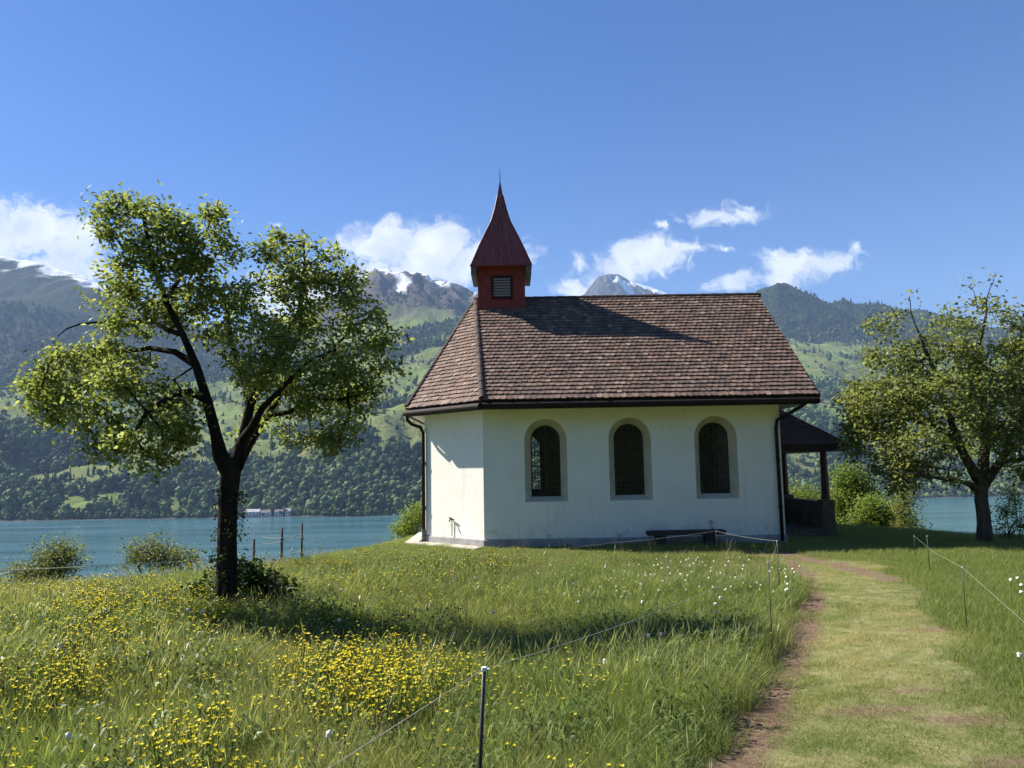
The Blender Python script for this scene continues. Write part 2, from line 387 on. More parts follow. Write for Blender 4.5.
K.append((Y4, zof(curve([(-1000, 280), (-200, 236), (0, 259), (40, 266), (60, 271), (95, 284), (150, 306), (200, 328), (235, 340), (280, 325), (330, 300), (350, 290), (365, 276), (380, 269), (395, 272), (410, 276), (425, 277), (440, 283), (465, 291), (480, 300), (540, 312), (700, 318), (748, 303), (765, 293), (776, 289), (785, 283), (792, 286), (802, 291), (830, 301), (870, 304), (900, 310), (960, 322), (1024, 332), (1200, 320), (2000, 290)]), Y4)))
K.append((Y4 + 2200, zof(curve([(-1000, 300), (2000, 300)]), Y4) * 0.25))
ZH = np.zeros((len(Yrow), len(tcol)))
for j in range(len(tcol)):
    ys = [k[0][j] for k in K]; zs = [k[1][j] for k in K]
    ZH[:, j] = np.interp(Yrow, ys, zs)
YY, TT = np.meshgrid(Yrow, tcol, indexing='ij'); XX = YY * TT
sh2 = np.broadcast_to(shore, YY.shape); y42 = np.broadcast_to(Y4, YY.shape); y32 = np.broadcast_to(Y3, YY.shape)
rise = sstep(0, 500, YY - sh2)
above = sstep(y32 - 200, y42, YY) if False else np.clip((YY - y32 + 300) / (y42 - y32 + 300), 0, 1)
n1 = fbm(XX / 420, YY / 420, 5, 21) - 0.5
n2 = (1 - 2 * np.abs(fbm(XX / 210 + YY / 900, YY / 420, 4, 23) - 0.5) - 0.72) * 75 * sstep(30, 250, YY - sh2) * (1 - 0.6 * sstep(900, 1600, YY - sh2))
ridg = 1 - 2 * np.abs(fbm(XX / 330, YY / 520, 5, 31) - 0.5)
gul = 1 - 2 * np.abs(fbm(XX / 150 + 0.002 * YY, YY / 700, 4, 41) - 0.5)
wA_ = 1 - sstep(230, 330, 512 + F * TT)
edge = 1 - 0.75 * np.exp(-((YY - y42) / 160) ** 2)
ZH = ZH + n2 + rise * (n1 * 95) * (0.5 + 0.5 * edge) + (1 - 0.6 * wA_) * above ** 1.2 * edge * ((ridg - 0.7) * 270 + (gul - 0.7) * 150)
ZH = ZH + rise * above * (1 - .6 * wA_) * 48 * (fbm(XX / 60, YY / 60, 3, 77) - 0.5)
PXX = 512 + F * TT
# land cover, by place on the slopes
fr = fbm(XX / 260, YY / 200, 5, 51); fr2 = fbm(XX / 700, YY / 500, 3, 61)
ds = YY - sh2
thr = np.where(ds < 430, 0.12, 0.0)
band_low = 1 - sstep(190, 310, ds + 320 * (fr2 - 0.5))
mead = sstep(190, 310, ds + 320 * (fr2 - 0.5)) * (1 - sstep(1250, 1750, ds + 500 * (fr2 - 0.5)))
mid = sstep(1250, 1750, ds + 500 * (fr2 - 0.5))
wA = 1 - sstep(230, 330, PXX); wD = sstep(700, 760, PXX); wB = 1 - np.maximum(wA, wD)
forest = band_low * np.maximum(sstep(0.30, 0.40, fr), 1 - sstep(20, 70, ds)) + mead * sstep(0.51, 0.55, fr + 0.05 * wD) + mid * (wA * sstep(0.12, 0.22, fr + 0.6 * sstep(.25, .5, above)) + wD * sstep(0.36, 0.44, fr + 0.45 * (above - 0.38)) + wB * sstep(0.43, 0.50, fr) * (1 - 0.55 * sstep(0.45, 0.6, above)))
forest = np.clip(forest, 0, 1)
# a diagonal pasture near the shore, left of the chapel
past = (1 - sstep(0.6, 1.0, np.hypot((PXX - 405) / 42, (ds - 330) / 75)))
forest = forest * (1 - past)
rock = mid * sstep(0.3, 0.62, above + 0.5 * (gul - 0.6)) * (wB + 0.03 * wA + 0.05 * wD)
topd = (np.broadcast_to(K[6][1], YY.shape) - ZH)
snow = (1 - sstep(90, 140, topd + 330 * (fbm(XX / 75 + topd / 160, YY / 260, 4, 71) - 0.4))) * wA * sstep(0.8, 0.9, above)
gully = np.exp(-(((PXX - (383 + 28 * np.clip((topd) / 260, 0, 1.2) + 10 * np.sin(topd / 55))) / 8) ** 2)) * (1 - sstep(260, 380, topd))
forest = np.maximum(forest, mid * (wA + wD) * sstep(.25, .5, above) * 0.85 * sstep(.2, .3, fr))  # fuller dark wood on both side mountains, partly standing in for their shade
snow = np.maximum(snow, wB * sstep(0.55, 0.7, above) * np.maximum(sstep(0.3, 0.7, gully), (1 - sstep(30, 90, topd)) * sstep(0.5, 0.6, fbm(XX / 90, YY / 90, 4, 73))))
forest = forest * (1 - np.clip(snow + 0.5 * rock * wB, 0, 1))
rock = np.maximum(rock, (1 - sstep(6, 16, ds)))
idx = np.arange(YY.size).reshape(YY.shape)
quads = np.stack([idx[:-1, :-1], idx[:-1, 1:], idx[1:, 1:], idx[1:, :-1]], -1).reshape(-1, 4)
m, t, b = new_mat('mountain_slopes'); setb(b, None, 0.95, 0.05)
meadc = rampn(t, noise(t, 0.012, 6, 0.6), (0.10, 0.15, 0.035), (0.19, 0.24, 0.065))
meadc = mixc(t, rampn(t, noise(t, 0.004, 3), (0, 0, 0), (0.6, 0.6, 0.6), 0.45, 0.6), meadc, (0.17, 0.165, 0.07))
forc = rampn(t, noise(t, 0.055, 4, 0.7), (0.009, 0.017, 0.010), (0.035, 0.055, 0.024), 0.38, 0.68)
rockc = rampn(t, noise(t, 0.016, 9, 0.75), (0.022, 0.023, 0.026), (0.14, 0.113, 0.092), 0.42, 0.64)
c = mixc(t, attr(t, 'forest'), meadc, forc)
c = mixc(t, attr(t, 'rock'), c, rockc); c = mixc(t, attr(t, 'snow'), c, (0.82, 0.84, 0.88))
t.links.new(c, b.inputs['Base Color'])
bp = t.nodes.new('ShaderNodeBump'); bp.inputs['Strength'].default_value = 1.0; bp.inputs['Distance'].default_value = 12
t.links.new(noise(t, 0.05, 5, 0.75), bp.inputs['Height']); t.links.new(bp.outputs[0], b.inputs['Normal'])
MAT_MTN = m
hills = np_mesh('hills', np.stack([XX, YY, ZH], -1).reshape(-1, 3), quads, m, True, {'forest': forest.ravel(), 'rock': rock.ravel(), 'snow': snow.ravel()})
tag(hills, 'forested slopes, pastures and rocky ridges rising from the far shore', 'mountainside', kind='structure')
def hills_at(x, y):
    tt = x / y
    j = np.clip(np.searchsorted(tcol, tt) - 1, 0, len(tcol) - 2); i = np.clip(np.searchsorted(Yrow, y) - 1, 0, len(Yrow) - 2)
    a = (tt - tcol[j]) / (tcol[j + 1] - tcol[j]); bb = (y - Yrow[i]) / (Yrow[i + 1] - Yrow[i])
    f = lambda G: (G[i, j] * (1 - a) + G[i, j + 1] * a) * (1 - bb) + (G[i + 1, j] * (1 - a) + G[i + 1, j + 1] * a) * bb
    return f
# snowy summit standing farther back
tp = np.linspace(0.02, 0.34, 170); Yp = np.linspace(7200, 9800, 130)
pxp = 512 + F * tp
ridge_px = np.interp(pxp, [520, 560, 588, 596, 603, 612, 622, 632, 640, 655, 672, 690, 760], [330, 312, 293, 282, 276, 273, 274, 279, 283, 287, 293, 303, 330])
tc_save = tcol; tcol = tp; Zr = zof(ridge_px, np.full_like(tp, 8400)); tcol = tc_save
Yq, Tq = np.meshgrid(Yp, tp, indexing='ij'); Xq = Yq * Tq
fall = np.abs(Yq - 8400)
Zq = Zr[None, :] - fall * 0.62 + (1 - np.exp(-(fall / 180) ** 2)) * (1 - 2 * np.abs(fbm(Xq / 260, Yq / 500, 5, 91) - 0.5) - 0.7) * 330 + 30 * (fbm(Xq / 70, Yq / 70, 3, 95) - 0.5)
sn_ = sstep(0.56, 0.64, fbm(Xq / 170 + 0.4 * Yq / 170, Yq / 400, 4, 97) + 0.4 * sstep(614, 640, pxp)[None, :] - 0.24)
idx = np.arange(Yq.size).reshape(Yq.shape)
quads = np.stack([idx[:-1, :-1], idx[:-1, 1:], idx[1:, 1:], idx[1:, :-1]], -1).reshape(-1, 4)
sm_ = np_mesh('mountain', np.stack([Xq, Yq, Zq], -1).reshape(-1, 3), quads, MAT_MTN, True, {'forest': np.zeros(Zq.size), 'rock': np.ones(Zq.size), 'snow': sn_.ravel()})
tag(sm_, 'small rocky summit streaked with snow behind the chapel roof', 'mountain', kind='structure')

# ------------------------------------------------------------------ scatter (ground cover and far-off wood only)
def proto_collection(name, objs):
    pc = bpy.data.collections.new(name)
    for o in objs: pc.objects.link(o)
    return pc
def scatter(name, protos, pts, rot, scl, idx, tint, label, cat):
    pc = proto_collection(name + '_kinds', protos)
    me = bpy.data.meshes.new(name); n = len(pts)
    me.vertices.add(n); me.vertices.foreach_set('co', np.asarray(pts, np.float32).ravel())
    a = me.attributes.new('rot', 'FLOAT_VECTOR', 'POINT'); a.data.foreach_set('vector', np.asarray(rot, np.float32).ravel())
    a = me.attributes.new('scl', 'FLOAT_VECTOR', 'POINT'); a.data.foreach_set('vector', np.asarray(scl, np.float32).ravel())
    a = me.attributes.new('idx', 'INT', 'POINT'); a.data.foreach_set('value', np.asarray(idx, np.int32))
    a = me.attributes.new('tint', 'FLOAT', 'POINT'); a.data.foreach_set('value', np.asarray(tint, np.float32))
    o = bpy.data.objects.new(name, me); C.objects.link(o)
    ng = bpy.data.node_groups.new(name + '_spread', 'GeometryNodeTree')
    ng.interface.new_socket('Geometry', in_out='INPUT', socket_type='NodeSocketGeometry')
    ng.interface.new_socket('Geometry', in_out='OUTPUT', socket_type='NodeSocketGeometry')
    gi = ng.nodes.new('NodeGroupInput'); go = ng.nodes.new('NodeGroupOutput')
    ip = ng.nodes.new('GeometryNodeInstanceOnPoints'); ci = ng.nodes.new('GeometryNodeCollectionInfo')
    ci.inputs['Collection'].default_value = pc; ci.inputs['Separate Children'].default_value = True; ci.inputs['Reset Children'].default_value = True
    def na(nm, ty):
        q = ng.nodes.new('GeometryNodeInputNamedAttribute'); q.data_type = ty; q.inputs['Name'].default_value = nm
        return next(s for s in q.outputs if s.enabled and s.name == 'Attribute')
    ln = ng.links.new
    ln(gi.outputs[0], ip.inputs['Points']); ln(ci.outputs[0], ip.inputs['Instance']); ip.inputs['Pick Instance'].default_value = True
    ln(na('idx', 'INT'), ip.inputs['Instance Index']); ln(na('rot', 'FLOAT_VECTOR'), ip.inputs['Rotation']); ln(na('scl', 'FLOAT_VECTOR'), ip.inputs['Scale'])
    ln(ip.outputs[0], go.inputs[0])
    md = o.modifiers.new('spread', 'NODES'); md.node_group = ng
    return tag(o, label, cat, kind='stuff')

# far-off wood -------------------------------------------------------------
def blob_tree(name, conifer, seed, mat):
    r_ = random.Random(seed); bm = bmesh.new()
    if conifer:
        for k in range(4):
            z = 0.12 + 0.22 * k; rr = 0.26 * (1 - k / 4.6)
            bmesh.ops.create_cone(bm, cap_ends=False, segments=7, radius1=rr * r_.uniform(.85, 1.15), radius2=0.02, depth=0.36, matrix=Matrix.Translation((0, 0, z + 0.16)))
    else:
        for k in range(6):
            a = r_.uniform(0, 6.28); rr = r_.uniform(0, 0.2)
            bmesh.ops.create_icosphere(bm, subdivisions=2, radius=r_.uniform(0.17, 0.27), matrix=Matrix.Translation((rr * math.cos(a), rr * math.sin(a), r_.uniform(0.3, 0.75))))
    for v in bm.verts:
        v.co += Vector((r_.uniform(-1, 1), r_.uniform(-1, 1), r_.uniform(-1, 1))) * 0.04
    me = bpy.data.meshes.new(name); bm.to_mesh(me); bm.free(); me.materials.append(mat)
    return bpy.data.objects.new(name, me)
fm_dark = leaf_mat('conifer_green', [(0.014, 0.030, 0.015), (0.032, 0.058, 0.024)], 0.1, (0.006, 0.013, 0.008), 'object', 1.0, 0.03)
fm_mid = leaf_mat('beech_green', [(0.03, 0.055, 0.02), (0.07, 0.11, 0.036), (0.125, 0.17, 0.055), (0.19, 0.235, 0.09)], 0.2, (0.012, 0.026, 0.012), 'object', 1.0, 0.03)
protos = [blob_tree('far_tree_a', False, 1, fm_mid), blob_tree('far_tree_b', False, 2, fm_mid), blob_tree('far_tree_c', True, 3, fm_dark), blob_tree('far_tree_d', True, 4, fm_dark)]
P = []
n = 420000
ty = rng.uniform(1240, 4000, n); tx = rng.uniform(-1.0, 1.0, n) * ty * 1.0
keep = rng.random(n) < 1.0
tx, ty = tx[keep], ty[keep]
f_ = hills_at(tx, ty)
ff = f_(forest); zz = f_(ZH); dsh = ty - np.interp(tx / ty, tcol, shore)
abv = f_(above)
p = ff * np.where(dsh < 700, 0.85, np.where(dsh < 1500, 0.42, 0.25)) * np.where(np.abs(tx / ty) > 0.75, 0.4, 1)
p = np.maximum(p, np.where((dsh > 8) & (dsh < 45), 0.35, 0))
p = np.maximum(p, 0.02 * (dsh > 300) * (dsh < 2000))
p = np.where(dsh < 14, 0, p)
tnt = np.clip(2.6 * (f_(fbm(XX / 75, YY / 60, 4, 201)) - 0.46), 0, .85)
k = rng.random(len(tx)) < p
tx, ty, zz, dsh, ff, tnt = tx[k], ty[k], zz[k], dsh[k], ff[k], tnt[k]
tnt = np.where(dsh < 60, 0, np.maximum(tnt, .75 * sstep(1900, 2500, dsh)))
h = (6 + 20 * rng.random(len(tx)) ** 2.2) * (0.75 + .6 * fbm(tx / 90, ty / 90, 2, 203)) * np.where(dsh < 45, 0.55, 1.0)
con = rng.random(len(tx)) < (0.3 + 0.45 * sstep(900, 2400, dsh) + 0.3 * (fbm(tx / 200, ty / 200, 3, 5) - 0.5))
ii = np.where(con, 2, 0) + rng.integers(0, 2, len(tx))
wd = np.where(con, 0.75, 1.0) * rng.uniform(0.85, 1.3, len(tx))
rot = np.stack([0 * tx, 0 * tx, rng.uniform(0, 6.28, len(tx))], -1)
scatter('forest', protos, np.stack([tx, ty, zz - 1.5], -1), rot, np.stack([h * wd, h * wd, h], -1), ii, tnt, 'mixed wood covering the slopes across the lake', 'forest')
print('far trees', len(tx))
# ------------------------------------------------------------------ haze
m = bpy.data.materials.new('valley_air'); m.use_nodes = True; t = m.node_tree
for q in list(t.nodes): t.nodes.remove(q)
pv = t.nodes.new('ShaderNodeVolumePrincipled'); pv.inputs['Color'].default_value = (0.44, 0.65, 1.0, 1); pv.inputs['Density'].default_value = 5.9e-5
o_ = t.nodes.new('ShaderNodeOutputMaterial'); t.links.new(pv.outputs[0], o_.inputs['Volume'])
mb = MB(); mb.box(-15000, 15000, -1500, 11000, -110, 2600)
hz = mb.build('haze', m); tag(hz, 'thin bluish summer haze over the lake and slopes', 'haze', kind='stuff')

# ------------------------------------------------------------------ chapel
CH = np.array([2.8, 21.8, 0.0])
chapel = empty('chapel', CH, 'small white chapel with brown tiled roof and dark red bell turret', 'chapel')
def part(mb, name, mat, parent=chapel, **kw): return mb.build(name, mat, parent, CH, **kw)
# plaster with dirt low on the wall
m, t, b = new_mat('white_plaster'); setb(b, None, 0.9, 0.15)
c = rampn(t, noise(t, 1.3, 6), (0.82, 0.785, 0.69), (0.87, 0.84, 0.75))
g = t.nodes.new('ShaderNodeNewGeometry'); s_ = t.nodes.new('ShaderNodeSeparateXYZ'); t.links.new(g.outputs['Position'], s_.inputs[0])
r_ = t.nodes.new('ShaderNodeMapRange'); r_.inputs['From Min'].default_value = 0.2; r_.inputs['From Max'].default_value = 0.62; r_.inputs['To Min'].default_value = 1; r_.inputs['To Max'].default_value = 0
t.links.new(s_.outputs[2], r_.inputs['Value'])
mu = t.nodes.new('ShaderNodeMath'); mu.operation = 'MULTIPLY'; t.links.new(r_.outputs[0], mu.inputs[0])
n_ = t.nodes.new('ShaderNodeMapRange'); n_.inputs['From Min'].default_value = 0.5; n_.inputs['From Max'].default_value = 0.72; t.links.new(noise(t, 3.1, 7, 0.7), n_.inputs['Value']); t.links.new(n_.outputs[0], mu.inputs[1])
c = mixc(t, mu.outputs[0], c, (0.40, 0.39, 0.36))
n3 = t.nodes.new('ShaderNodeMapRange'); n3.inputs['From Min'].default_value = 0.62; n3.inputs['From Max'].default_value = 0.8; n3.inputs['To Max'].default_value = 0.5; t.links.new(noise(t, 5.0, 8, 0.7, (1, 1, 0.6)), n3.inputs['Value'])
c = mixc(t, n3.outputs[0], c, (0.55, 0.545, 0.51))
n4 = t.nodes.new('ShaderNodeMapRange'); n4.inputs['From Min'].default_value = 0.56; n4.inputs['From Max'].default_value = 0.78; n4.inputs['To Max'].default_value = 0.3; t.links.new(noise(t, 2.2, 6, 0.65, (3.0, 3.0, 0.22)), n4.inputs['Value'])
c = mixc(t, n4.outputs[0], c, (0.45, 0.43, 0.36))
t.links.new(c, b.inputs['Base Color'])
bp = t.nodes.new('ShaderNodeBump'); bp.inputs['Strength'].default_value = 0.5; bp.inputs['Distance'].default_value = 0.02
t.links.new(noise(t, 28, 8, 0.65), bp.inputs['Height']); t.links.new(bp.outputs[0], b.inputs['Normal'])
M_PLASTER = m
M_SURR = noise_mat('window_render', (0.48, 0.42, 0.30), (0.60, 0.54, 0.41), 4, 0.9, 0.15, 0.3, 40)
M_PLINTH = noise_mat('plinth_concrete', (0.24, 0.24, 0.235), (0.38, 0.375, 0.36), 5, 0.9, 0.15, 0.5, 35)
M_DARKWOOD = noise_mat('dark_eaves_wood', (0.022, 0.014, 0.011), (0.045, 0.027, 0.02), 5, 0.6, 0.3, 0.2, 20, stretch=(1, 8, 8))
M_SOFFIT = noise_mat('pale_soffit_boards', (0.42, 0.40, 0.36), (0.5, 0.48, 0.43), 3, 0.8, 0.2)
M_GUTTER = noise_mat('brown_painted_gutter', (0.016, 0.010, 0.008), (0.028, 0.017, 0.013), 8, 0.7, 0.2)
M_RED = noise_mat('oxblood_boards', (0.17, 0.026, 0.026), (0.32, 0.062, 0.055), 4, 0.7, 0.3, 0.3, 12, stretch=(6, 6, 1))
M_SPIRE = noise_mat('red_sheet_metal', (0.17, 0.032, 0.027), (0.29, 0.065, 0.052), 3.5, 0.5, 0.4, 0.1, 8, stretch=(3, 3, 1))
M_GREYWOOD = noise_mat('grey_louvre_wood', (0.27, 0.26, 0.22), (0.36, 0.35, 0.30), 9, 0.8, 0.2)
M_PORCHWOOD = noise_mat('porch_post_wood', (0.06, 0.027, 0.018), (0.10, 0.045, 0.03), 6, 0.7, 0.25, 0.3, 25, stretch=(6, 6, 1))
M_STONE = noise_mat('porch_stone', (0.085, 0.07, 0.06), (0.16, 0.135, 0.115), 6, 0.9, 0.15, 0.6, 18)
M_LEAD = noise_mat('window_lead', (0.02, 0.02, 0.02), (0.035, 0.034, 0.032), 20, 0.6, 0.4)
m, t, b = new_mat('leaded_glass'); setb(b, (0.02, 0.022, 0.02), 0.12, 0.5)
for q in list(t.nodes):
    if q.type == 'OUTPUT_MATERIAL': out = q
tr = t.nodes.new('ShaderNodeBsdfTransparent'); tr.inputs[0].default_value = (0.9, 0.93, 0.86, 1)
ms = t.nodes.new('ShaderNodeMixShader'); ms.inputs[0].default_value = 0.88
t.links.new(b.outputs[0], ms.inputs[1]); t.links.new(tr.outputs[0], ms.inputs[2]); t.links.new(ms.outputs[0], out.inputs[0])
bp = t.nodes.new('ShaderNodeBump'); bp.inputs['Strength'].default_value = 0.3; bp.inputs['Distance'].default_value = 0.02
t.links.new(noise(t, 9, 2), bp.inputs['Height']); t.links.new(bp.outputs[0], b.inputs['Normal'])
M_GLASS = m
# roof tiles: one clay colour per tile, lichen and age
m, t, b = new_mat('clay_tiles'); setb(b, None, 0.78, 0.25)
g = t.nodes.new('ShaderNodeNewGeometry'); r_ = t.nodes.new('ShaderNodeValToRGB'); el = r_.color_ramp.elements
cols = [(0.0, (0.09, 0.062, 0.052)), (0.2, (0.13, 0.085, 0.068)), (0.55, (0.165, 0.102, 0.076)), (0.85, (0.205, 0.128, 0.094)), (1.0, (0.29, 0.20, 0.155))]
while len(el) < 5: el.new(0.5)
for e, (pp, cc) in zip(el, cols): e.position = pp; e.color = (*cc, 1)
t.links.new(g.outputs['Random Per Island'], r_.inputs[0])
c = mixc(t, rampn(t, noise(t, 0.9, 6, 0.65), (0, 0, 0), (0.55, 0.55, 0.55), 0.42, 0.7), r_.outputs[0], (0.11, 0.085, 0.068))
c = mixc(t, rampn(t, noise(t, 14, 6, 0.7), (0, 0, 0), (0.6, 0.6, 0.6), 0.55, 0.72), c, (0.19, 0.185, 0.135))
t.links.new(c, b.inputs['Base Color'])
M_TILE = m
M_RIDGE = noise_mat('ridge_clay', (0.045, 0.03, 0.027), (0.10, 0.065, 0.055), 5, 0.8, 0.2)  # dark ridge caps; along the hips the colour also stands for shadow

FA, FB, BC, BD, AE, AF = (-0.72, 18.5), (6.42, 18.5), (6.42, 25.1), (-0.72, 25.1), (-2.3, 23.52), (-2.3, 20.08)
ZW = 3.27
ZE = 3.455
WIN_X = [0.78, 2.80, 4.86]
GW, GZ0, GZ1 = 0.355, 1.175, 2.885     # glass half width, sill and crown heights
OW, OZ0, OZ1 = 0.51, 1.055, 3.03       # outer line of the splay
def arch(xc, hw, z0, z1, y, n=14):
    pts = [(xc - hw, y, z0), (xc + hw, y, z0)]
    zs = z1 - hw
    for k in range(n + 1):
        a = math.pi * k / n; pts.append((xc + hw * math.cos(a), y, zs + hw * math.sin(a)))
    return pts            # sill left, sill right, then right spring over the crown to left spring
w = MB()
def arcade(y, flip, xs, x0, x1):
    fl = (lambda *q: w.quad(*q)) if not flip else (lambda *q: w.quad(*q[::-1]))
    cur = x0
    for xc in xs:
        fl((cur, y, 0), (xc - OW, y, 0), (xc - OW, y, ZW), (cur, y, ZW))
        fl((xc - OW, y, 0), (xc + OW, y, 0), (xc + OW, y, OZ0), (xc - OW, y, OZ0))
        a = arch(xc, OW, OZ0, OZ1, y)[2:]
        for p, q in zip(a[:-1], a[1:]):
            fl(q, p, (p[0], y, ZW), (q[0], y, ZW))
        cur = xc + OW
    fl((cur, y, 0), (x1, y, 0), (x1, y, ZW), (cur, y, ZW))
arcade(18.5, False, WIN_X, FA[0], FB[0])
BACK_X = [0.52, 2.55, 4.7]
arcade(25.1, True, BACK_X, BD[0], BC[0])
for p, q in ((BD, AE), (AE, AF), (AF, FA)):
    w.quad((*q, 0)[:2] + (0,), (*p, 0)[:2] + (0,), (*p, ZW), (*q, ZW)) if False else w.quad((p[0], p[1], 0), (q[0], q[1], 0), (q[0], q[1], ZW), (p[0], p[1], ZW))
ZR = 6.71
def roofz(y): return ZE + (4.0 - abs(y - 21.8)) * (ZR - ZE) / 4.0
gp = [(6.42, 18.5, 0), (6.42, 25.1, 0), (6.42, 25.1, roofz(25.1) - 0.12), (6.42, 21.8, ZR - 0.14), (6.42, 18.5, roofz(18.5) - 0.12)]
w.add(gp, [(0, 1, 2, 3, 4)])
part(w, 'wall', M_PLASTER)
# windows
def window(xc, y, s):
    fr = MB(); o = arch(xc, OW, OZ0, OZ1, y); i = arch(xc, GW, GZ0, GZ1, y + s * 0.22)
    n = len(o)
    for k in range(n):
        q = (o[k], o[(k + 1) % n], i[(k + 1) % n], i[k]); fr.quad(*(q if s < 0 else q[::-1]))
    f = part(fr, 'window', M_SURR)
    gl = MB(); gl.add(arch(xc, GW + 0.004, GZ0 - 0.004, GZ1 + 0.004, y + s * 0.235), [tuple(range(n))]); part(gl, 'pane', M_GLASS, f)
    lt = MB(); yl = y + s * 0.228; zs = GZ1 - GW
    for k in range(1, 8):
        x = xc - GW + 2 * GW * k / 8; top = zs + math.sqrt(max(0, GW ** 2 - (x - xc) ** 2)); wd = 0.022 if k == 4 else 0.007
        lt.box(x - wd / 2, x + wd / 2, yl - .004, yl + .004, GZ0, top)
    z = GZ0 + 0.09; k = 1
    while z < GZ1 - 0.04:
        hw = GW if z < zs else math.sqrt(max(0, GW ** 2 - (z - zs) ** 2)); hh = 0.02 if k % 4 == 0 else 0.007
        lt.box(xc - hw, xc + hw, yl - .0055, yl + .0055, z - hh / 2, z + hh / 2); z += 0.09; k += 1
    pts = arch(xc, GW - 0.012, GZ0 + 0.012, GZ1 - 0.012, yl); lt.tube(pts + [pts[0]], 0.016, 4)
    part(lt, 'lattice', M_LEAD, f)
for x in WIN_X: window(x, 18.5, 1)
for x in BACK_X: window(x, 25.1, -1)
# plinth
pl = MB(); ring = [FA, FB, BC, BD, AE, AF]
def offset(poly, d):
    out = []; n = len(poly)
    for i in range(n):
        p0, p1, p2 = (np.array(poly[k % n], float) for k in (i - 1, i, i + 1))
        e1 = p1 - p0; e1 /= np.linalg.norm(e1); e2 = p2 - p1; e2 /= np.linalg.norm(e2)
        n1 = np.array([e1[1], -e1[0]]); n2 = np.array([e2[1], -e2[0]]); bb = n1 + n2; bb /= np.linalg.norm(bb)
        out.append(tuple(p1 + bb * d / (bb @ n1)))
    return out
ro = offset(ring, 0.035)
for i in range(6):
    p, q = ro[i], ro[(i + 1) % 6]; a, bq = ring[i], ring[(i + 1) % 6]
    pl.quad((*p, -0.4), (*q, -0.4), (*q, 0.17), (*p, 0.17)); pl.quad((*p, 0.17), (*q, 0.17), (*bq, 0.195), (*a, 0.195))
part(pl, 'plinth', M_PLINTH)
fl_ = MB(); fl_.add([(*p, 0.05) for p in offset(ring, -0.01)], [tuple(range(6))]); part(fl_, 'floor', M_STONE)
# roof
APEX = np.array([-1.0, 21.8, ZR])
E1, E2, E3, E4, E5, E6 = (-0.70, 17.8), (7.1, 17.8), (7.1, 25.8), (-0.70, 25.8), (-2.72, 23.78), (-2.72, 19.82)
RE_ = np.array([7.14, 21.8, ZR]); ze = ZE
V3 = lambda p: np.array([p[0], p[1], ze])
PL = [[V3(E1), V3(E2), RE_, APEX], [V3(E6), V3(E1), APEX], [V3(E5), V3(E6), APEX], [V3(E4), V3(E5), APEX], [V3(E3), V3(E4), APEX, RE_]]
tiles = MB(); deck = MB(); rr = random.Random(3)
for poly in PL:
    o3 = poly[0]; u = poly[1] - poly[0]; Lw = np.linalg.norm(u); u = u / Lw
    nrm = np.cross(u, poly[2] - poly[1]); nrm /= np.linalg.norm(nrm)
    if nrm[2] < 0: nrm = -nrm
    v = np.cross(nrm, u)
    P2 = [((p - o3) @ u, (p - o3) @ v) for p in poly]; vmax = max(p[1] for p in P2)
    def span(vv_):
        xs = []
        for (a, b2), (c2, d2) in zip(P2, P2[1:] + P2[:1]):
            if (b2 - vv_) * (d2 - vv_) <= 0 and b2 != d2: xs.append(a + (c2 - a) * (vv_ - b2) / (d2 - b2))
        return (min(xs), max(xs)) if len(xs) >= 2 else None
    rows = 31; h_ = vmax / rows; wt = 0.14
    for r in range(rows):
        v0 = r * h_ + (0.0 if r else -0.05); v1 = min((r + 1) * h_ + 0.05, vmax - 1e-4)
        s0 = span(max(r * h_, 1e-4)); s1 = span(v1)
        if not s0 or not s1: continue
        x = s0[0] - wt * (0.5 if r % 2 else 0.0) - rr.uniform(0, .01)
        while x < s0[1]:
            a0, a1 = max(x + 0.004, s0[0]), min(x + wt - 0.004, s0[1]); b0, b1 = max(x + 0.004, s1[0]), min(x + wt - 0.004, s1[1])
            x += wt
            if a1 - a0 < 0.01: continue
            if b1 < b0: b0 = b1 = (b0 + b1) / 2; b0 = min(max(b0, s1[0]), s1[1]); b1 = b0 + 0.002
            lift = 0.046 + rr.uniform(-.004, .006); dv = rr.gauss(0, .008) - (.035 if rr.random() < .006 else 0); tw = rr.uniform(-.007, .007)
            q = lambda uu_, vv_, hh_: o3 + u * uu_ + v * vv_ + nrm * hh_
            mu_ = (a0 + a1) / 2
            lo = [q(a0, v0 + dv + 0.018, lift - tw), q(mu_, v0 + dv, lift), q(a1, v0 + dv + 0.018, lift + tw)]
            hi = [q(b1, v1, 0.012), q(b0, v1, 0.012)]
            dn = [q(a0, v0 + dv + 0.018, lift - tw - 0.026), q(mu_, v0 + dv, lift - 0.026), q(a1, v0 + dv + 0.018, lift + tw - 0.026)]
            tiles.add(lo + hi + dn, [(0, 1, 2, 3, 4), (5, 6, 1, 0), (6, 7, 2, 1)])
    deck.prism([p - nrm * 0.02 for p in poly], -nrm * 0.07)
roof = part(tiles, 'roof', M_TILE)
part(deck, 'roof_boards', M_DARKWOOD, roof)
def half_caps(a, b2, r, n, name):
    mb = MB(); a = np.array(a, float); b2 = np.array(b2, float); L_ = np.linalg.norm(b2 - a); k = int(L_ / 0.33)
    for i in range(k):
        p = a + (b2 - a) * i / k; q = a + (b2 - a) * (i + 1.12) / k
        mb.tube([p, q], [r, r * 0.86], 10)
    return part(mb, name, M_RIDGE, roof, smooth=False)
half_caps(APEX + np.array([-.05, 0, -.01]), RE_ + np.array([0.03, 0, -.01]), 0.085, 24, 'ridge_tiles')
for e in (E1, E6, E5, E4): half_caps(V3(e) + np.array([0, 0, 0.02]), APEX + np.array([0, 0, -.02]), 0.085, 16, 'hip_tiles')
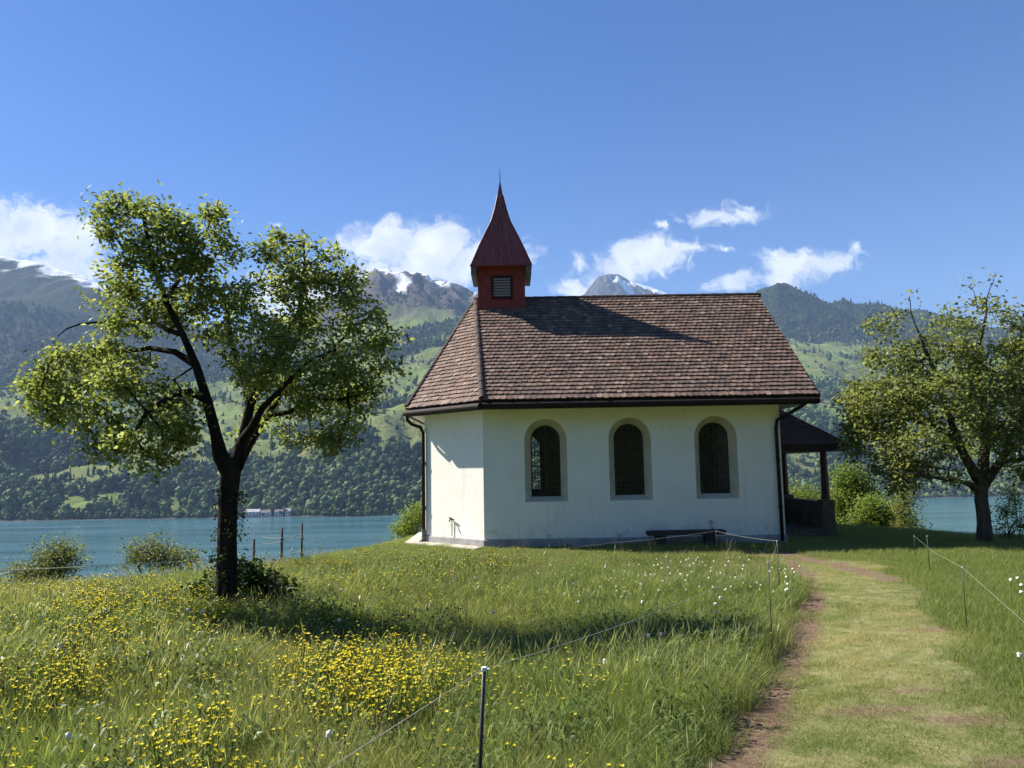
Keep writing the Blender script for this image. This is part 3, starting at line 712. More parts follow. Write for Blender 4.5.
sf = MB(); EO = [E1, E2, E3, E4, E5, E6]; sf.prism([(*p, ZW) for p in offset(EO, -0.035)], (0, 0, 0.03)); part(sf, 'soffit', M_SOFFIT)
fa = MB()
for p, q in ((E6, E1), (E1, E2), (E3, E4), (E4, E5), (E5, E6)):
    a = np.array([*p, 0.0]); b2 = np.array([*q, 0.0]); d_ = b2 - a; d_ /= np.linalg.norm(d_); nn_ = np.array([d_[1], -d_[0], 0])
    fa.prism([a + np.array([0, 0, 3.225]), b2 + np.array([0, 0, 3.225]), b2 + np.array([0, 0, 3.405]), a + np.array([0, 0, 3.405])], -nn_ * 0.033)
part(fa, 'fascia', M_DARKWOOD)
vb = MB()
for e in (E2, E3):
    a = V3(e) + np.array([0.012, 0, -0.10]); b2 = RE_ + np.array([0.012 - 0.04, 0, -0.10]); b2[0] = a[0]
    vb.bar(a, b2, 0.05, 0.2)
part(vb, 'bargeboard', M_DARKWOOD)
gu = MB()
for p, q in ((E6, E1), (E1, E2)):
    a = np.array([*p, 3.335]); b2 = np.array([*q, 3.335]); d_ = b2 - a; d_ /= np.linalg.norm(d_); nn_ = np.array([d_[1], -d_[0], 0])
    gu.tube([a + nn_ * .072 - np.array([0, 0, .03]), b2 + nn_ * .072 - np.array([0, 0, .03])], 0.072, 12)
part(gu, 'gutter', M_GUTTER)
def pipe(pts, r=0.042):
    mb = MB(); mb.tube(pts, r, 10)
    lo_, hi_ = np.array(pts[-1]), np.array(pts[-2])
    for f in (0.3, 0.72): c_ = lo_ + (hi_ - lo_) * f; mb.tube([c_ - [0, 0, .02], c_ + [0, 0, .02]], r * 1.3, 10)
    return part(mb, 'downpipe', M_GUTTER, smooth=True)
pipe([(6.86, 17.74, 3.31), (6.76, 17.85, 3.2), (6.55, 18.25, 3.03), (6.34, 18.42, 2.9), (6.30, 18.42, 2.7), (6.31, 18.42, 0.06)])
pipe([(-2.74, 19.84, 3.30), (-2.72, 19.87, 3.14), (-2.62, 19.98, 3.04), (-2.40, 20.03, 2.96), (-2.33, 20.03, 2.8), (-2.33, 20.03, 0.08)], 0.045)
sh = MB(); sh.tube([(-2.33, 20.03, 0.34), (-2.33, 20.03, 0.02)], [0.055, 0.06], 10); sh.tube([(-2.33, 20.03, 0.1), (-2.42, 19.93, 0.0)], 0.05, 8); part(sh, 'pipe_shoe', noise_mat('cast_iron', (0.1, 0.1, 0.095), (0.16, 0.155, 0.15), 9, 0.6))
# wall tap on the lit face
fc = lambda s, d, z: np.array([-2.3 + (1.58) * s - 0.7071 * d, 20.08 - 1.58 * s - 0.7071 * d, z])
tp_ = MB(); tp_.tube([fc(.49, .03, 0.22), fc(.49, .03, .62)], .012, 6); tp_.tube([fc(.49, 0, .62), fc(.49, .10, .62), fc(.49, .12, .57)], .018, 6); tp_.bar(fc(.46, .06, .67), fc(.54, .06, .62), .02, .03)
tp_.tube([fc(.49, .06, .62), fc(.49, .06, .68)], .014, 6)
part(tp_, 'wall_tap', noise_mat('tap_metal', (0.06, 0.06, 0.058), (0.1, 0.1, 0.09), 12, 0.5, metal=.5))
# bell turret
TX0, TX1, TY0, TY1 = -0.885, 0.385, 21.29, 22.31; txc = (TX0 + TX1) / 2
tw_ = MB(); tw_.box(TX0, TX1, TY0, TY1, 5.9, 7.72)
turret = part(tw_, 'bell_turret', M_RED)
tb = MB()
nb = 11
for k in range(nb + 1):
    x = TX0 + (TX1 - TX0) * k / nb; tb.box(x - .012, x + .012, TY0 - .008, TY0 + .001, 6.2, 7.6)
for z_ in (6.26,): tb.box(TX0 - .015, TX1 + .015, TY0 - .02, TY0, z_ - .07, z_ + .05)
for x in (TX0, TX1): tb.box(x - .03, x + .03, TY0 - .014, TY0 + .05, 6.15, 7.55)
part(tb, 'board_seams', M_RED, turret)
lx, lz = at(502, 287, 21.24)[[0, 2]]
lf = MB()
for (x0, x1, z0, z1) in ((lx - .30, lx + .30, lz + .27, lz + .34), (lx - .30, lx + .30, lz - .34, lz - .27), (lx - .30, lx - .235, lz - .27, lz + .27), (lx + .235, lx + .30, lz - .27, lz + .27)): lf.box(x0, x1, TY0 - .035, TY0, z0, z1)
lvf = part(lf, 'louvre_frame', noise_mat('deep_red_frame', (0.045, 0.01, 0.01), (0.06, 0.014, 0.013), 8), turret)
lv = MB()
for k in range(7):
    z_ = lz - .235 + .078 * k; lv.prism([(lx - .235, TY0 - .06, z_ - .028), (lx + .235, TY0 - .06, z_ - .028), (lx + .235, TY0 - .014, z_ + .02), (lx - .235, TY0 - .014, z_ + .02)], (0, .004, .014))
part(lv, 'louvre', M_GREYWOOD, turret)
sp = MB(); prof = [(7.50, 0.86), (7.60, 0.82), (7.83, 0.735), (8.18, 0.60), (8.53, 0.455), (8.94, 0.28), (9.36, 0.165), (9.78, 0.08), (10.2, 0.016)]
cx_, cy_ = txc, (TY0 + TY1) / 2
ringv = []
for (z_, hw) in prof: ringv += [(cx_ + sx_ * hw, cy_ + sy_ * hw * 0.95, z_) for sx_, sy_ in ((-1, -1), (1, -1), (1, 1), (-1, 1))]
fcs = [(i * 4 + k, i * 4 + (k + 1) % 4, (i + 1) * 4 + (k + 1) % 4, (i + 1) * 4 + k) for i in range(len(prof) - 1) for k in range(4)] + [(3, 2, 1, 0), tuple(len(prof) * 4 - 4 + k for k in range(4))]
sp.add(ringv, fcs)
spire = part(sp, 'spire', M_SPIRE)
sm2 = MB()
for sx_, sy_ in ((0, -1), (0, 1), (-1, 0), (1, 0)):
    for f in (-1, -.66, -.33, 0, .33, .66, 1):
        pts = []
        for (z_, hw) in prof[:-1]:
            a, d_ = (f * hw, hw) if abs(f) < 1 else (f * hw, hw)
            if abs(f) > 0.5 and abs(f) < 1 and hw < 0.2: break
            if abs(f) < 0.5 and abs(f) > 0 and hw < 0.1: break
            pts.append((cx_ + (a if sx_ == 0 else sx_ * d_), cy_ + 0.95 * (a if sy_ == 0 else sy_ * d_), z_))
        sm2.tube(pts, 0.02, 4)
part(sm2, 'standing_seams', noise_mat('seam_metal', (0.17, 0.05, 0.042), (0.26, 0.09, 0.075), 3, 0.5, 0.4), spire)
M_APRON = noise_mat('grey_apron_metal', (0.10, 0.085, 0.075), (0.17, 0.15, 0.13), 6, 0.6)
for s in (-1, 1):
    x0 = cx_ + s * 0.69; x1 = cx_ + s * 0.845
    ap = MB(); ap.prism([(x0, cy_ - .78, 7.49), (x1, cy_ - .80, 7.49), (x1, cy_ - .80, 7.27), (x0, cy_ - .78, 7.27)], (0, 1.56, 0))
    part(ap, 'eaves_apron', M_APRON, spire)
fi = MB(); fi.tube([(cx_, cy_, 10.1), (cx_, cy_, 10.62)], [0.018, 0.007], 6); part(fi, 'finial', M_LEAD, spire)
# porch
px1, py0, py1 = 8.42, 19.45, 24.15
pr = MB(); A0, A1, A2, A3 = (6.43, py0, 2.34), (px1, py0, 2.30), (px1, py1, 2.30), (6.43, py1, 2.34)
T0, T1 = (6.43, 20.95, 3.72), (6.43, 22.65, 3.72)
for poly in ([A0, A1, T0], [A1, A2, T1, T0], [A2, A3, T1]):
    pr.add([np.array(p) for p in poly], [tuple(range(len(poly)))])
M_PTILE = noise_mat('porch_roof_tiles', (0.06, 0.04, 0.036), (0.12, 0.08, 0.066), 5, 0.85, 0.2, 0.9, 7, stretch=(1, 1, 4))
porch_roof = part(pr, 'porch_roof', M_PTILE)
pf = MB(); pf.box(6.43, px1 + .02, py0 - .02, py0 + .02, 2.15, 2.34); pf.box(px1 - .02, px1 + .02, py0 + .02, py1, 2.15, 2.30); pf.box(6.43, px1 - .02, py0 + .02, py1, 2.17, 2.2)
pf.bar((px1 + .01, py0 - .01, 2.33), (6.44, 20.94, 3.75), 0.09, 0.05)
part(pf, 'porch_eaves', M_DARKWOOD)
for (x, y) in ((8.02, 20.0), (8.02, 22.95)):
    po = MB(); po.tube([(x, y, 0.93), (x, y, 1.05), (x, y, 2.18)], [0.13, 0.105, 0.085], 4)
    part(po, 'porch_post', M_PORCHWOOD)
pp = MB(); pp.box(7.86, 8.17, 19.84, 20.16, -0.3, 0.92); pp.box(7.84, 8.20, 22.77, 23.13, -0.3, 0.95); pp.box(7.90, 8.14, 20.16, 22.77, -0.3, 0.86); pp.box(6.44, 7.84, 23.0, 23.2, -0.3, 0.86)
part(pp, 'parapet', M_STONE)
ps = MB(); ps.box(6.46, 7.88, 19.85, 23.0, -0.3, 0.19); ps.box(6.6, 7.75, 19.45, 19.848, -0.3, 0.09); part(ps, 'porch_floor', M_STONE)
dr = MB(); dr.box(6.422, 6.48, 21.1, 22.4, 0.19, 2.15); door = part(dr, 'door', M_PORCHWOOD)
dh = MB(); dh.tube([(6.48, 21.25, 1.15), (6.54, 21.25, 1.15), (6.54, 21.37, 1.15)], 0.012, 6); part(dh, 'door_handle', M_LEAD, door)
# paving strip round the apse
pv_ = MB(); o1 = offset(ring, 0.04); o2 = offset(ring, 0.5)
for i in (5, 4): pv_.prism([(*o1[i], 0.0), (*o2[i], 0.0), (*o2[(i + 1) % 6], 0.0), (*o1[(i + 1) % 6], 0.0)], (0, 0, 0.035))
pave = pv_.build('pavement', noise_mat('pale_paving', (0.40, 0.37, 0.31), (0.52, 0.48, 0.41), 4, 0.9, 0.15, 0.5, 20))
tag(pave, 'pale paved strip along the foot of the chapel apse', 'pavement', kind='structure')
# bench
by = 18.12; bz = 0.36
bl = at(647, 530, by)[0]; br_ = at(724, 530, by)[0]
bench = empty('bench', ((bl + br_) / 2, by, 0), 'low dark weathered timber bench against the chapel front wall', 'bench')
og = ((bl + br_) / 2, by, 0); M_BENCH = noise_mat('bench_timber', (0.035, 0.03, 0.026), (0.075, 0.065, 0.055), 6, 0.85, 0.2, 0.5, 20, stretch=(1, 8, 8))
mb = MB(); mb.box(bl, br_, by - .17, by + .17, bz - .10, bz); mb.build('seat', M_BENCH, bench, og)
for x in (bl + .3, br_ - .35):
    mb = MB(); mb.box(x - .12, x + .12, by - .13, by + .13, -.05, bz - .10); mb.build('leg', M_BENCH, bench, og)
# ------------------------------------------------------------------ trees and bushes
def leaf_cloud(cent, spread, counts, size, updir=None, droop=0.3, r=rng):
    """arrays of folded leaves (4 verts, 2 tris) round each centre"""
    rep = np.repeat(np.arange(len(cent)), counts); n = len(rep)
    g3 = r.normal(size=(n, 3)); sp_ = np.asarray(spread)
    pos = cent[rep] + g3 * (sp_[rep][:, None] if sp_.ndim else sp_) * np.array([1, 1, 0.8])
    nrm = r.normal(size=(n, 3)) * 0.75 + np.array([0, 0, 0.9]); nrm /= np.linalg.norm(nrm, axis=1)[:, None]
    d = r.normal(size=(n, 3)) + g3 * 0.6 - np.array([0, 0, droop]); d -= nrm * (d * nrm).sum(1)[:, None]; d /= np.linalg.norm(d, axis=1)[:, None] + 1e-9
    s = np.cross(nrm, d); L_ = size * r.uniform(0.7, 1.3, n)[:, None]; w_ = L_ * r.uniform(0.26, 0.36, n)[:, None]
    v = np.stack([pos, pos + d * L_ * .45 + s * w_ + nrm * L_ * .07, pos + d * L_ - nrm * L_ * .06, pos + d * L_ * .45 - s * w_ + nrm * L_ * .07], 1).reshape(-1, 3)
    k = np.arange(n)[:, None] * 4
    f = np.concatenate([k + np.array([[0, 1, 2]]), k + np.array([[0, 2, 3]])], 0)
    return v, f
def grow(limbs, cents, step=0.22, r_tip=0.006, jit=0.045, r=rng):
    """limbs: polylines [(point, radius)...]; twigs are grown from the nearest wood to every leaf cluster"""
    nodes = []; par = []; rad0 = []
    for lm in limbs:
        prev = None
        for i, (p, rd) in enumerate(lm):
            p = np.array(p, float)
            if i == 0:
                if nodes:
                    dd = [np.linalg.norm(q - p) for q in nodes]; prev = int(np.argmin(dd))
                    if dd[prev] < 0.02: continue
                nodes.append(p); par.append(prev if prev is not None else -1); rad0.append(rd); prev = len(nodes) - 1; continue
            a = nodes[prev]; ra = rad0[prev]; k = max(1, int(np.linalg.norm(p - a) / 0.25))
            for s in range(1, k + 1):
                q = a + (p - a) * s / k + (r.normal(size=3) * 0.02 * min(1, 1) if s < k else 0)
                nodes.append(q); par.append(prev); rad0.append(ra + (rd - ra) * s / k); prev = len(nodes) - 1
    nl = len(nodes); arr = np.array(nodes)
    dm_ = np.array([np.min(np.linalg.norm(arr - c_, axis=1)) for c_ in cents])
    base = arr; ext = [p for p in arr]
    cap = np.zeros((len(ext) + len(cents) * 14, 3)); cap[:nl] = arr; cnt = nl
    for ci in np.argsort(dm_):
        c_ = cents[ci]; dd = np.linalg.norm(cap[:cnt] - c_, axis=1); j = int(np.argmin(dd))
        a = cap[j]; Ld = dd[j]
        if Ld < 0.05: continue
        k = max(1, min(12, int(Ld / step))); prev = j
        bow = r.normal(size=3) * 0.1 * Ld; bow[2] += 0.08 * Ld
        for s in range(1, k + 1):
            f = s / k; q = a + (c_ - a) * f + bow * math.sin(math.pi * f) + (r.normal(size=3) * jit if s < k else 0)
            cap[cnt] = q; par.append(prev); rad0.append(0); prev = cnt; cnt += 1
    nodes = cap[:cnt]; par = np.array(par); rad0 = np.array(rad0)
    wgt = np.zeros(cnt); has = np.zeros(cnt, bool)
    for i in range(cnt):
        if par[i] >= 0: has[par[i]] = True
    wgt[~has] = 1
    for i in range(cnt - 1, -1, -1):
        if par[i] >= 0: wgt[par[i]] += wgt[i]
    rad = np.maximum(rad0, r_tip * np.maximum(1, wgt) ** 0.42)
    rad[nl:] = np.minimum(rad[nl:], 0.05)
    return nodes, par, rad
def wood_mesh(mb, nodes, par, rad):
    for i in range(len(nodes)):
        if par[i] < 0: continue
        n = 9 if rad[i] > 0.05 else (6 if rad[i] > 0.015 else 3)
        d = nodes[i] - nodes[par[i]]
        rp = rad[par[i]] if rad[par[i]] < rad[i] * 1.9 else rad[i] * 1.15
        mb.tube([nodes[par[i]] - d * 0.03, nodes[i] + d * 0.03], [rp, rad[i]], n, 0, False)
def plant(name, label, cat, root, limbs, lobes, n_cl, per, leaf, mat, bark, spread=0.12, group=None, trunk_name='trunk', crown_name='crown', seed=1, r_tip=0.006, shell=0.45, extra=None):
    r = np.random.default_rng(seed)
    wts = np.array([l[3] * l[4] * (l[6] if len(l) > 6 else 1) for l in lobes], float); wts /= wts.sum()
    pick = r.choice(len(lobes), n_cl, p=wts); cents = np.zeros((n_cl, 3))
    for i, k in enumerate(pick):
        px, py, Y, rx, rz, ryd = lobes[k][:6]
        c_ = at(px, py, Y); d = r.normal(size=3); d /= np.linalg.norm(d); q = shell + (1.0 - shell) * r.random() ** 0.7
        q *= 0.93
        if r.random() < 0.1: q *= r.uniform(1.02, 1.12)
        cents[i] = c_ + d * q * np.array([rx * Y / F, ryd, rz * Y / F])
    nodes, par, rad = grow(limbs, cents, r_tip=r_tip, r=r)
    e = empty(name, root, label, cat, group); o_ = np.array(root)
    mb = MB(); wood_mesh(mb, nodes, par, rad)
    if extra: extra(mb)
    mb.build(trunk_name, bark, e, root, smooth=True)
    sp_ = r.uniform(0.65, 1.35, n_cl) * spread
    cnts = r.integers(int(per * 0.5), int(per * 1.5) + 1, n_cl)
    v, f = leaf_cloud(cents, sp_, cnts, leaf, r=r)
    c = np_mesh(crown_name, v - o_, f, mat); c.parent = e
    return e
M_BARK = noise_mat('dark_bark', (0.010, 0.008, 0.0065), (0.034, 0.027, 0.022), 9, 0.95, 0.1, 1.0, 22, stretch=(1, 1, 0.25), bdist=0.03)
M_BARK2 = noise_mat('grey_bark', (0.035, 0.028, 0.022), (0.12, 0.095, 0.075), 9, 0.95, 0.1, 1.0, 22, stretch=(1, 1, 0.25), bdist=0.03)
M_LEAF = leaf_mat('apple_leaf', [(0.08, 0.105, 0.03), (0.13, 0.162, 0.046), (0.195, 0.225, 0.07), (0.30, 0.32, 0.13)], 0.5, tcol=1.55, gloss=.02)
M_LEAF2 = leaf_mat('fruit_tree_leaf', [(0.08, 0.10, 0.028), (0.13, 0.152, 0.044), (0.19, 0.21, 0.066), (0.27, 0.28, 0.11)], 0.5, tcol=1.6, gloss=.02)
M_BUSH = leaf_mat('bush_leaf', [(0.07, 0.11, 0.02), (0.13, 0.18, 0.03), (0.22, 0.26, 0.07)], 0.45, tcol=1.7, gloss=.02)
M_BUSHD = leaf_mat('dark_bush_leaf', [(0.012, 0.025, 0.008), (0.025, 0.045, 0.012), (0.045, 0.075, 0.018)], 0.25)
M_OLIVE = leaf_mat('olive_bush_leaf', [(0.08, 0.10, 0.035), (0.14, 0.16, 0.06), (0.20, 0.21, 0.09)], 0.45)
# left tree: trunk at 227,605
TY = 9.5
tb0 = at(226, 622, TY); tb0[2] = float(ground(tb0[0], tb0[1])) - 0.05
A = lambda px, py, dy=0.0: at(px, py, TY + dy)
limbs = [
    [(tb0, 0.155), (A(226, 585), 0.126), (A(227, 540), 0.115), (A(228, 500), 0.112), (A(231, 474), 0.115)],
    [(A(231, 474), 0.085), (A(216, 435, -.1), 0.068), (A(207, 400, -.2), 0.06), (A(196, 365, -.2), 0.05), (A(183, 335, -.3), 0.038), (A(165, 300, -.3), 0.035), (A(150, 255, -.3), 0.022), (A(143, 215, -.3), 0.012)],
    [(A(231, 474), 0.09), (A(243, 440, .15), 0.07), (A(250, 405, .2), 0.058), (A(262, 375, .2), 0.05), (A(283, 350, .2), 0.04), (A(300, 310, .2), 0.035), (A(305, 262, .2), 0.018)],
    [(A(238, 466), 0.07), (A(252, 440, .5), 0.052), (A(268, 415, .7), 0.045), (A(285, 385, .9), 0.045), (A(320, 360, 1.0), 0.03), (A(352, 330, 1.0), 0.018)],
    [(A(207, 400, -.2), 0.05), (A(190, 392, -.5), 0.045), (A(168, 398, -.8), 0.038), (A(147, 412, -.9), 0.028), (A(133, 436, -.9), 0.018)],
    [(A(196, 365, -.2), 0.045), (A(175, 352, -.1), 0.038), (A(150, 348, .1), 0.03), (A(110, 350, .2), 0.02), (A(80, 350, .2), 0.012)],
    [(A(183, 335, -.3), 0.035), (A(150, 318, .3), 0.026), (A(118, 326, .5), 0.02), (A(97, 322, .5), 0.017), (A(80, 324, .5), 0.014), (A(66, 329, .5), 0.011), (A(58, 336, .5), 0.008)],
    [(A(165, 300, -.3), 0.03), (A(185, 270, .2), 0.022), (A(205, 235, .3), 0.015), (A(219, 200, .3), 0.008)],
    [(A(250, 405, .2), 0.045), (A(236, 360, .6), 0.034), (A(228, 320, .8), 0.024), (A(215, 285, .8), 0.014)],
    [(A(268, 415, .7), 0.03), (A(290, 412, .4), 0.024), (A(310, 398, .2), 0.018), (A(340, 400, 0), 0.012)],
    [(A(243, 440, .15), 0.04), (A(275, 395, -.4), 0.03), (A(310, 360, -.7), 0.022), (A(335, 350, -.7), 0.014)],
]
lobes = [  # px, py, depth, rx, rz (picture units at that depth), depth radius in m, density
    (122, 212, TY - .2, 36, 22, .4), (150, 238, TY - .3, 52, 38, .6), (195, 250, TY, 40, 30, .6), (217, 222, TY + .3, 13, 28, .25, .8), (240, 255, TY + .3, 14, 18, .25, .5),
    (160, 290, TY - .1, 62, 40, .8), (215, 310, TY + .3, 45, 40, .8), (120, 320, TY, 30, 24, .5), (100, 365, TY, 60, 28, .8), (55, 378, TY + .1, 38, 30, .5), (130, 395, TY - .4, 65, 30, .8), (70, 405, TY, 40, 22, .5),
    (150, 435, TY - .8, 45, 26, .5), (105, 440, TY - .4, 34, 24, .4), (150, 458, TY - .8, 22, 12, .3), (185, 420, TY - .6, 30, 25, .5),
    (295, 262, TY + .2, 48, 28, .6), (340, 272, TY + .3, 22, 30, .4, .8), (275, 300, TY, 50, 35, .8), (325, 310, TY + .3, 52, 38, .8), (370, 330, TY + .4, 28, 35, .4), (250, 350, TY - .5, 40, 35, .6),
    (310, 360, TY - .4, 60, 36, .9), (355, 375, TY + .3, 36, 34, .5), (330, 405, TY + .2, 48, 28, .6), (275, 400, TY + .5, 35, 28, .6), (340, 436, TY + .1, 34, 16, .35), (300, 435, TY + .6, 24, 18, .4, .7), (255, 440, TY + .7, 20, 18, .3, .5),
    (385, 370, TY + .3, 12, 20, .3, .7)]
def root_flare(mb):
    for a in range(5):
        d = np.array([math.cos(a * 1.3), math.sin(a * 1.3), 0]); mb.tube([tb0 + [0, 0, .32] + d * .08, tb0 + [0, 0, .06] + d * .2, tb0 + d * .34 - [0, 0, .06]], [.08, .07, .03], 6)
plant('apple_tree', 'leafy fruit tree with forked dark trunk in the flower meadow, left of the chapel', 'tree', tb0, limbs, lobes, 700, 52, 0.064, M_LEAF, M_BARK, 0.08, seed=11, extra=root_flare)
# right tree
TY2 = 17.6
tb1 = at(985, 546, TY2); tb1[2] = float(ground(tb1[0], tb1[1])) - 0.05
B = lambda px, py, dy=0.0: at(px, py, TY2 + dy)
limbs2 = [
    [(tb1, 0.20), (B(984, 525), 0.15), (B(981, 500), 0.14), (B(981, 484), 0.14)],
    [(B(981, 484), 0.12), (B(968, 462, -.2), 0.10), (B(958, 440, -.3), 0.08), (B(945, 405, -.4), 0.06), (B(930, 360, -.4), 0.04), (B(915, 325, -.3), 0.02), (B(910, 300, -.3), 0.01)],
    [(B(981, 484), 0.13), (B(984, 455, .2), 0.11), (B(985, 420, .3), 0.09), (B(975, 370, .3), 0.06), (B(985, 320, .2), 0.03), (B(990, 288, .2), 0.012)],
    [(B(981, 490), 0.11), (B(1000, 462, -.1), 0.09), (B(1012, 440, -.2), 0.08), (B(1030, 400, -.2), 0.05), (B(1045, 340, 0), 0.02)],
    [(B(981, 490), 0.07), (B(965, 483, -.5), 0.05), (B(940, 478, -.9), 0.04), (B(915, 474, -1.1), 0.025)],
    [(B(958, 440, -.3), 0.05), (B(920, 420, .4), 0.035), (B(885, 415, .6), 0.022), (B(860, 410, .6), 0.012)],
    [(B(1000, 462), 0.06), (B(1040, 455, .3), 0.04), (B(1080, 450, .3), 0.02)],
]
lobes2 = [
    (912, 304, TY2 - .2, 16, 14, .4, .5), (888, 322, TY2, 20, 14, .5, .5), (960, 318, TY2, 34, 18, .7, .6), (985, 292, TY2, 26, 14, .6, .6), (1012, 315, TY2, 28, 14, .7, .6),
    (940, 355, TY2, 40, 28, 1.1, .9), (895, 360, TY2, 28, 22, .8, .9), (990, 365, TY2 + .2, 42, 28, 1.2, .9), (1040, 350, TY2, 40, 35, 1.2, .7),
    (880, 400, TY2, 36, 30, 1), (856, 400, TY2 + .2, 20, 22, .6, .8), (858, 432, TY2 + .2, 20, 20, .6, .8), (1000, 480, TY2 + .5, 26, 12, .5, .5), (935, 400, TY2 - .5, 48, 34, 1.3), (1000, 405, TY2 - .4, 44, 32, 1.3), (1050, 410, TY2, 46, 40, 1.3), (870, 440, TY2 + .2, 28, 26, .9), (915, 445, TY2 - .5, 42, 26, 1.1), (965, 440, TY2 + .8, 30, 24, .8, .7), (1010, 440, TY2 - .7, 30, 24, .8), (1050, 455, TY2, 42, 22, 1, .8),
    (895, 475, TY2 - .3, 32, 16, .8), (935, 475, TY2 - .8, 30, 12, .6, .7), (1022, 478, TY2 - .2, 20, 14, .5, .6)]
plant('apple_tree', 'spreading fruit tree with thinning top at the lake edge, right of the chapel porch', 'tree', tb1, limbs2, lobes2, 820, 44, 0.088, M_LEAF2, M_BARK2, 0.13, seed=23, r_tip=0.008)

def bush(name, label, cat, base, lobes, n_cl, per, leaf, mat, spread=0.1, seed=1, stems=5, group=None, r_tip=0.005, r0=0.02):
    r = np.random.default_rng(seed); root = np.array([base[0], base[1], float(ground(base[0], base[1])) - 0.03]); lm = []
    for k in range(stems):
        l = lobes[k % len(lobes)]; c_ = at(l[0], l[1], l[2]); p0 = root + np.array([r.normal() * .06, r.normal() * .06, 0])
        mid_ = p0 + (c_ - p0) * .5 + r.normal(size=3) * .06
        lm.append([(p0, r0), (mid_, r0 * .7), (c_, r0 * .4)])
    return plant(name, label, cat, root, lm, lobes, n_cl, per, leaf, mat, M_BARK2, spread, group, 'stems', 'foliage', seed, r_tip, 0.15)
G = lambda px, py, Y: at(px, py, Y)[:2]
bush('bush', 'rounded olive bush sticking up at the lower left meadow edge against the lake', 'bush', G(52, 600, 15.2), [(52, 566, 15.2, 34, 24, .6), (58, 556, 15.2, 18, 16, .4), (25, 574, 15.0, 26, 14, .4)], 260, 22, .05, M_OLIVE, .11, 31)
bush('bush', 'thin twiggy bush rising behind the meadow between rounded bush and tree trunk', 'bush', G(150, 590, 16.6), [(150, 550, 16.6, 24, 16, .5), (165, 558, 16.6, 26, 14, .5), (135, 560, 16.6, 14, 8, .3)], 190, 18, .05, M_OLIVE, .1, 32)
bush('shrub', 'sparse low shrub just left of the dark tree trunk on the lake side', 'shrub', G(193, 585, 17.0), [(190, 557, 17.0, 16, 9, .4), (178, 563, 17, 16, 6, .3)], 60, 14, .05, M_OLIVE, .1, 33)
bush('bush', 'pale green bush beside the left downpipe of the chapel', 'bush', G(412, 545, 23.5), [(412, 522, 23.5, 15, 17, .5), (405, 530, 23.5, 14, 10, .4), (420, 514, 23.6, 10, 10, .3)], 230, 24, .06, M_BUSH, .12, 34)
bush('bush', 'bright bush seen through the porch opening behind the parapet', 'bush', G(803, 530, 28.5), [(803, 497, 28.5, 22, 16, .8), (795, 510, 28.5, 22, 16, .8)], 200, 24, .07, M_BUSH, .16, 35)
bush('bush', 'tall light green bush next to the porch pedestal', 'bush', G(848, 545, 27.0), [(850, 480, 27.0, 17, 20, .6), (842, 505, 27.0, 18, 22, .6), (860, 497, 27.2, 20, 22, .6), (835, 525, 27.0, 14, 16, .5)], 480, 24, .085, M_BUSH, .16, 36, 7)
bush('bush', 'wide yellow green bush between the tall bush and the slim sapling', 'bush', G(880, 548, 24.6), [(875, 515, 24.6, 26, 20, .6), (895, 523, 24.6, 24, 18, .6), (870, 530, 24.6, 32, 14, .6), (895, 535, 24.6, 20, 10, .5)], 460, 26, .08, M_BUSH, .15, 37, 6)
bush('sapling', 'slim dark stemmed sapling between wide bush and open lake', 'sapling', G(904, 545, 23.5), [(904, 500, 23.5, 13, 20, .4), (903, 525, 23.5, 10, 16, .3), (915, 530, 23.5, 12, 8, .3)], 150, 20, .065, M_LEAF2, .12, 38, 4, r0=.035)
bush('sapling', 'tall thin light green sapling right of the leaning trunk', 'sapling', G(1008, 548, 18.5), [(1006, 512, 18.5, 9, 22, .25), (1015, 500, 18.5, 9, 20, .25), (1022, 525, 18.5, 12, 18, .3), (1003, 530, 18.5, 8, 12, .2)], 130, 14, .055, M_BUSH, .1, 39, 5)
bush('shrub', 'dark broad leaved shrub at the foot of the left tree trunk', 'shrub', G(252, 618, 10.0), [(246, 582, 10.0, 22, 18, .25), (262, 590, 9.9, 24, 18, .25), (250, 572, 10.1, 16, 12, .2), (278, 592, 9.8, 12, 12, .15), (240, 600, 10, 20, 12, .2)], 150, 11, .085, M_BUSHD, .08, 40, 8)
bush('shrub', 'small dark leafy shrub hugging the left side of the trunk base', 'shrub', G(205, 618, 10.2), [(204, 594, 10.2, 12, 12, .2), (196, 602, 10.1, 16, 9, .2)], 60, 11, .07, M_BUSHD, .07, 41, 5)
bush('weed', 'small dark weed sprouting between bench and chapel wall', 'weed', at(711, 545, 18.37)[:2], [(711, 523, 18.37, 2.2, 4, .03), (712, 528, 18.37, 3, 2.5, .03)], 9, 5, .035, M_BUSHD, .02, 52, 2, r_tip=.002, r0=.004)
# ivy on the trunk
r_ = np.random.default_rng(5); cc = []
for k in range(150):
    f = r_.random(); p = tb0 + (A(229, 490) - tb0) * f; a = r_.uniform(0, 6.28); cc.append(p + np.array([math.cos(a), math.sin(a), 0]) * (0.16 + 0.02 * r_.random()))
v, f = leaf_cloud(np.array(cc), 0.025, np.full(150, 6), 0.045, r=r_)
iv = np_mesh('ivy', v - tb0, f, M_BUSHD); iv.location = tb0; tag(iv, 'dark ivy clinging to the left tree trunk', 'ivy')
